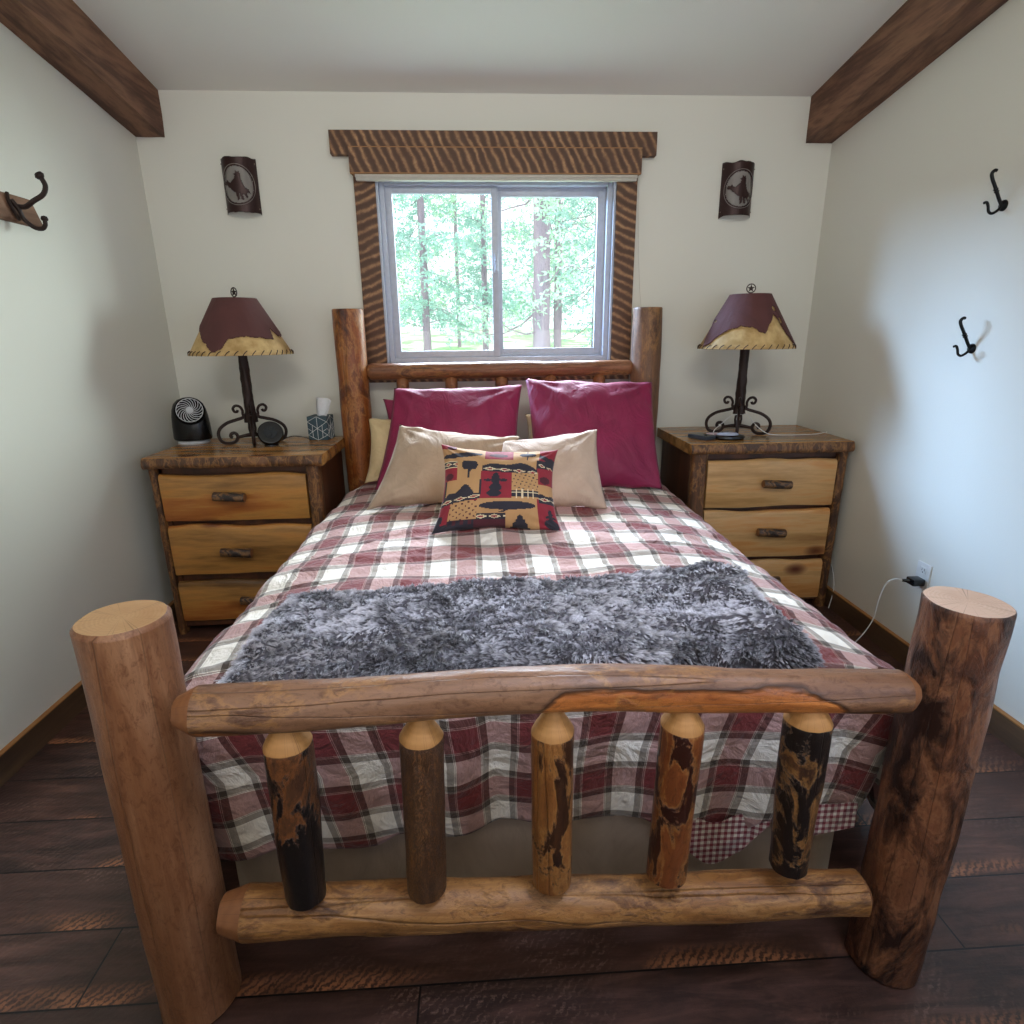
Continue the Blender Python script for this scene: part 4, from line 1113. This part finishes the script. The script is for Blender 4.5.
# ------------------------------------------------------------------ wall sconces
rider = [(-.80, .10), (-.72, .20), (-.60, .16), (-.50, .24), (-.46, .14), (-.34, .10), (-.26, .16), (-.10, .28), (-.04, .44), (-.12, .50), (-.02, .56), (.0, .70), (.08, .62), (.2, .66), (.22, .52), (.24, .36), (.26, .16), (.34, .0), (.40, -.12), (.58, -.22), (.66, -.42),
         (.52, -.36), (.44, -.42), (.52, -.58), (.44, -.66), (.36, -.56), (.30, -.44), (.24, -.52), (.30, -.72), (.20, -.78), (.14, -.62), (.10, -.42), (.06, -.5), (.08, -.7), (-.02, -.78), (-.06, -.58), (-.1, -.4), (-.26, -.3), (-.38, -.16), (-.5, -.12), (-.58, -.0), (-.72, -.02)]
def sconce(cx, cz, label, seed):
    W, H = .086, .127
    s = thing('wall_sconce', (cx, -.001, cz), label, 'sconce', 'curved metal wall sconces')
    A = 1.32
    Rr = W/sin(A); y0 = Rr*cos(A)
    def P(a, z, off=0):
        return Vector((cx+(Rr+off)*sin(a*A), -.004-((Rr+off)*cos(a*A)-y0), cz+z))
    n, m = 64, 84
    ell = lambda a, z: (a/.70)**2+(z/.084)**2
    def cells(test, off, mat, name, par, th=.0015):
        V = []; F = []; ix = {}
        def vid(i, j):
            if (i, j) not in ix:
                a = -1+2*i/n; z = -H+2*H*j/m
                if j == m: z += nz(a*3, 0, 0, seed)*.012
                if j == 0: z += nz(a*3, 5, 0, seed)*.012+.006*(1-a*a)
                ix[i, j] = len(V); V.append(P(a, z, off))
            return ix[i, j]
        for i in range(n):
            for j in range(m):
                a = -1+2*(i+.5)/n; z = -H+2*H*(j+.5)/m
                if test(a, z): F.append((vid(i, j), vid(i+1, j), vid(i+1, j+1), vid(i, j+1)))
        o = mo(name, V, F, mat, par); md = o.modifiers.new('t', 'SOLIDIFY'); md.thickness = th; md.offset = 0
        return o
    hr = lambda a, z: inpoly(a/.80, z/.092, rider)
    body = cells(lambda a, z: ell(a, z) > 1, 0, MT['rust'], 'shield', s)
    cells(lambda a, z: ell(a, z) <= 1.05, -.004, MT['mica'], 'mica_panel', s, .001)
    cells(hr, .001, MT['rust'], 'rider_cutout', s)
    b = Buf(); b.tube([P((.77)*cos(2*pi*i/60), .0925*sin(2*pi*i/60), .0016) for i in range(60)], .0016, 5, closed=True)
    b.build('ring', MT['mica'], body)
    for sx in (-.88, .88):
        for sz in (-.103, .103):
            b = Buf(); c = P(sx, sz, .001); b.lathe([(.001, -.002), (.004, 0), (.003, .002), (.001, .003)], c, 10, mat=Matrix.Rotation(radians(90), 4, 'X')); b.build('screw', MT['screw'], body)
    return s
sconce(-1.312, 2.187, 'curved rusty metal sconce with a rider cutout, above the lamp beside the fan', 1)
sconce(1.276, 2.172, 'curved rusty metal sconce with a rider cutout, above the lamp beside the phones', 2)

# ------------------------------------------------------------------ hooks
hb = thing('hook_board', (XL, -1.3, 1.905), 'short rough brown board on the wall carrying one forged iron hook', 'board')
V = []; F = []
n = 60
for i in range(n+1):
    y = -2.0+(1.10)*i/n
    yo = y
    for j, (x, z) in enumerate(((0, 1.856), (.017, 1.858), (.022, 1.865), (.022, 1.94), (.017, 1.948), (0, 1.95))):
        zz = z+nz(y*4, z*3, 0, 3)*.004; ye = y
        if i == n: ye = y+(.03 if z < 1.9 else -.01)
        V.append((XL+x, ye, zz))
for i in range(n):
    for j in range(6): F.append((i*6+j, i*6+(j+1) % 6, (i+1)*6+(j+1) % 6, (i+1)*6+j))
F += [tuple(range(6)), tuple(n*6+j for j in range(5, -1, -1))]
Buf().add(V, F).build('plank', plank_wood('hook_board_wood', [(.3, '#4a2f22'), (.5, '#70503c'), (.7, '#94705a')], 'y', 12, .8, False, 9), hb)
hk = thing('coat_hook', (XL+.022, -1.0, 1.905), 'dark brown forged iron double hook fixed to the rough wooden board', 'hook')
b = Buf()
bx = XL+.026
b.tube(spline([(bx, -1.005, 1.912), (bx+.03, -1.0, 1.91), (bx+.06, -.995, 1.93), (bx+.085, -.975, 1.955), (bx+.093, -.965, 1.985), (bx+.084, -.965, 2.012)], 8), [.0085]*41, 10)
b.build('upper_prong', MT['iron'], hk)
b = Buf(); b.lathe([(.001, -.012), (.010, -.008), (.0135, 0), (.010, .009), (.001, .013)], (bx+.081, -.966, 2.018), 16, mat=Matrix.Rotation(-.5, 4, 'Y'), sx=1.25)
b.build('upper_knob', MT['iron'], hk)
b = Buf()
b.tube(spline([(bx, -1.02, 1.93), (bx+.012, -1.01, 1.9), (bx+.016, -1.0, 1.87), (bx+.035, -.985, 1.845), (bx+.062, -.985, 1.84), (bx+.076, -.985, 1.852), (bx+.078, -.985, 1.868)], 8), .0075, 10)
b.build('lower_prong', MT['iron'], hk)
b = Buf(); b.lathe([(.001, -.01), (.010, -.006), (.012, 0), (.009, .008), (.001, .011)], (bx+.078, -.985, 1.873), 16)
b.build('lower_knob', MT['iron'], hk)
b = Buf(); b.tube(spline([(bx-.002, -1.03, 1.95), (bx+.004, -1.04, 1.92), (bx+.004, -1.02, 1.885), (bx, -1.0, 1.868)], 6), .006, 8)
b.build('back_plate', MT['iron'], hk)

def rhook(y, z, label):
    k = thing('coat_hook', (XR, y, z), label, 'hook', 'black coat hooks on the plain wall')
    b = Buf(); b.lathe([(.001, 0), (.019, 0), (.018, .005), (.011, .009), (.001, .01)], (XR, y, z), 24, mat=Matrix.Rotation(radians(-90), 4, 'Y'))
    b.build('back_plate', MT['black_iron'], k)
    P = lambda d, dy, dz: (XR-d, y+dy, z+dz)
    b = Buf(); b.tube(spline([P(.008, 0, 0), P(.022, 0, .02), P(.034, 0, .04), P(.046, 0, .06), P(.062, 0, .085), P(.068, 0, .102), P(.06, 0, .112), P(.052, 0, .112)], 6), .0058, 8)
    b.build('upper_prong', MT['black_iron'], k)
    b = Buf(); b.tube(spline([P(.008, 0, -.002), P(.02, 0, -.016), P(.038, 0, -.026), P(.052, 0, -.02), P(.058, 0, -.002), P(.066, 0, .01), P(.076, 0, .008)], 6), .0048, 8)
    b.build('lower_prong', MT['black_iron'], k)
    b = Buf()
    for dz in (.045, .052): b.tube([P(.036+(dz-.045)*.7, 0, dz-.002), P(.038+(dz-.045)*.7, 0, dz+.002)], .0082, 10)
    b.build('collar', MT['black_iron'], k)
rhook(-1.205, 1.876, 'black iron double coat hook on the plain wall, upper of two')
rhook(-1.195, 1.380, 'black iron double coat hook on the plain wall, lower of two')

# ------------------------------------------------------------------ outdoors
def leaf_mat(name, a, b_):
    m = M(name); c = m.mix(m.noise(m.coord(), 1.5, 4), a, b_)
    m.fin(c, .8); return m.m
LM = [leaf_mat('needles_pale', '#b4dcc8', '#d8f0d2'), leaf_mat('needles_blue', '#a4ccc8', '#c4e2d8')]  # pale tints put the outdoor haze into the needle colour
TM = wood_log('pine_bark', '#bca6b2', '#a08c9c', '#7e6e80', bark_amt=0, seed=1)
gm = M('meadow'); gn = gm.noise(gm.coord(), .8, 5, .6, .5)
gm.fin(gm.ramp(gn, [(.42, '#f4f6ee'), (.5, '#dfeccb'), (.56, '#9fcf90')]), .9)  # white patches are sunlit ground put into the colour
V = []; F = []; n = 60
for i in range(n+1):
    for j in range(n+1):
        x = -14+28*i/n; y = .6+26*j/n
        z = -.35+min(1, (y-.6)/9)**1.1*1.36+max(0, y-9.6)*.045+nz(x*.3, y*.3, 0, 4)*.12*min(1, y/4)
        V.append((x, y, z))
def gz(x, y): return -.35+min(1, (y-.6)/9)**1.1*1.36+max(0, y-9.6)*.045+nz(x*.3, y*.3, 0, 4)*.12*min(1, y/4)
for i in range(n):
    for j in range(n): F.append((i*(n+1)+j, (i+1)*(n+1)+j, (i+1)*(n+1)+j+1, i*(n+1)+j+1))
struct(mo('ground', V, F, gm.m))
def tree(x, y, r, h, label, seed, nf, fr, zf0, lm, lean=0, dens=1., bare=False):
    z0 = gz(x, y)-.05
    t = thing('pine_tree', (x, y, z0), label, 'tree', 'pine trees outside the window')
    log('trunk', (x, y, z0), (x+lean, y, z0+h), r, r*.6, [TM, TM, TM], t, seed=seed, bump=.12, nr=18, dl=.12)
    rr = random.Random(seed); b = Buf(); V = []; F = []
    b.tube([(x+lean*q/6*.98, y, z0+h*.98*q/6) for q in range(7)], r*.5, 6)
    for k in range(nf):
        a = rr.uniform(0, 2*pi); zz = rr.uniform(zf0, h*.98); L = fr*(1-.55*(zz-zf0)/(h-zf0))*rr.uniform(.55, 1.1)
        s = Vector((x+lean*zz/h, y, z0+zz)); d = Vector((cos(a), sin(a), rr.uniform(-.35, .15)))
        pts = [s+d*L*q/5+Vector((0, 0, .12*L*sin(q*.9+a)+nz(q, a, k, seed)*.1)) for q in range(6)]
        b.tube(pts, [r*.09*(1.2-q*.2) for q in range(6)], 4)
        for q in range(int(34*dens)):
            f = rr.uniform(.2, 1.05); c = s+d*L*f+Vector((rr.gauss(0, .17), rr.gauss(0, .17), rr.gauss(0, .13)))*(.5+L*.3)
            for w_ in range(5):
                dv = Vector((rr.gauss(0, 1), rr.gauss(0, 1), rr.gauss(-.2, .7))).normalized()*rr.uniform(.05, .11)
                sd = dv.cross(Vector((rr.gauss(0, 1), rr.gauss(0, 1), rr.gauss(0, 1)))).normalized()*rr.uniform(.008, .02)
                i0 = len(V); V += [c-sd*.5, c+dv*.5-sd, c+dv, c+dv*.5+sd]; F.append((i0, i0+1, i0+2, i0+3))
    b.build('branch', TM, t)
    if V:
        o = mo('foliage', V, F, lm, t, smooth=False); o['kind'] = 'stuff'
tree(.86, 6.0, .145, 6.5, 'thick pine trunk nearest the window seen through the fixed pane', 1, 30, 1.7, 1.2, LM[0], dens=1.3)
tree(1.27, 7.2, .075, 6.5, 'thinner pine trunk standing just behind the thick one', 2, 30, 1.6, 1.4, LM[1], dens=1.5)
tree(-1.05, 8.0, .075, 6, 'slim pine seen through the sliding pane near the window edge', 3, 38, 1.5, .9, LM[1], dens=1.5)
tree(.05, 9.5, .065, 6, 'slim pine just behind the middle of the window', 4, 36, 1.5, .9, LM[1], dens=1.5)
tree(2.3, 9.0, .1, 7, 'bushy pine showing at the outer edge of the fixed pane', 5, 40, 2.0, .8, LM[1], dens=1.6)
tree(-2.3, 11.5, .09, 7, 'bushy distant pine at the outer edge of the sliding pane', 6, 38, 1.9, .8, LM[0], dens=1.6)
tree(-.6, 13.0, .05, 7, 'distant pine between the two slim ones', 7, 34, 2.0, .9, LM[0], dens=1.5)
tree(1.6, 14.0, .07, 7.5, 'most distant pine, behind the thick trunk', 8, 44, 2.4, .8, LM[0], dens=1.7)

# ------------------------------------------------------------------ light
W = bpy.data.worlds.new('sky'); S.world = W; W.use_nodes = True
nt = W.node_tree; nt.nodes.clear()
wo = nt.nodes.new('ShaderNodeOutputWorld'); bg = nt.nodes.new('ShaderNodeBackground')
bg.inputs[0].default_value = (.93, 1.0, 1.0, 1); bg.inputs[1].default_value = 1.9
nt.links.new(bg.outputs[0], wo.inputs[0])
def area(name, loc, aim, w, h_, power, col, spread=180):
    l = bpy.data.lights.new(name, 'AREA'); l.shape = 'RECTANGLE'; l.size = w; l.size_y = h_; l.energy = power; l.color = col; l.spread = radians(spread)
    o = bpy.data.objects.new(name, l); COL.objects.link(o); o.location = loc
    o.rotation_euler = (Vector(aim)-Vector(loc)).to_track_quat('-Z', 'Y').to_euler(); return o
area('sky_light', (-2.3, 1.9, 3.1), (1.5, -1.2, .9), 1.6, 1.4, 780, (.42, .64, 1))
area('meadow_light', (2.6, 1.9, 2.3), (-1.8, -1.7, 1.5), 1.9, 1.2, 250, (.84, 1, .98))
area('sky_light', (0, 2.2, 3.4), (0, -1.7, .85), 2.2, 1.1, 760, (.74, .84, 1))
p = area('window_portal', ((WX0+WX1)/2, .14, (WZ0+WZ1)/2), ((WX0+WX1)/2, -1, (WZ0+WZ1)/2), WX1-WX0, WZ1-WZ0, 1, (1, 1, 1)); p.data.cycles.is_portal = True
area('room_fill_light', (-.1, -4.2, 3.16), (0, 0, 1.9), 2.4, .25, 14, (1, .975, .92), 100)  # added fill high behind the camera, brightens the back wall
area('skylight', (.7, -3.1, 3.0), (.05, -2.0, .75), .5, .5, 6.5, (.66, .76, 1), 60)
area('ceiling_bounce_fill', (0, -4.3, 1.3), (0, -3.2, 3.1), 2.4, .8, 25, (1, 1, .98))  # added upward fill behind the camera, brightens the ceiling and its bounce
area('side_window_light', (1.65, -4.2, 1.5), (.4, -2.4, .5), .6, 1.0, 12, (.55, .7, 1))
area('side_window_light', (-1.6, -4.3, 1.7), (1.7, -1.5, 1.3), .8, 1.2, 5, (.8, .88, 1))

# ------------------------------------------------------------------ camera
cam = bpy.data.cameras.new('camera'); co = bpy.data.objects.new('camera', cam); COL.objects.link(co)
cam.sensor_width = 36; cam.lens = 590.29/1024*36; cam.clip_start = .05
pi_, ya, ro = .2909, .0536, -.011
Fv = Vector((sin(ya)*cos(pi_), cos(ya)*cos(pi_), -sin(pi_))); Rv = Vector((cos(ya), -sin(ya), 0)); Uv = Rv.cross(Fv)
R2 = cos(ro)*Rv+sin(ro)*Uv; U2 = -sin(ro)*Rv+cos(ro)*Uv
co.matrix_world = Matrix(((R2.x, U2.x, -Fv.x, -.129), (R2.y, U2.y, -Fv.y, -3.449), (R2.z, U2.z, -Fv.z, 1.448), (0, 0, 0, 1)))
S.camera = co
S.view_settings.view_transform = 'Standard'; S.view_settings.look = 'None'; S.view_settings.exposure = 0; S.view_settings.gamma = 1
S.cycles.use_denoising = True
S.cycles.max_bounces = 8; S.cycles.diffuse_bounces = 5; S.cycles.transparent_max_bounces = 12; S.cycles.sample_clamp_indirect = 4
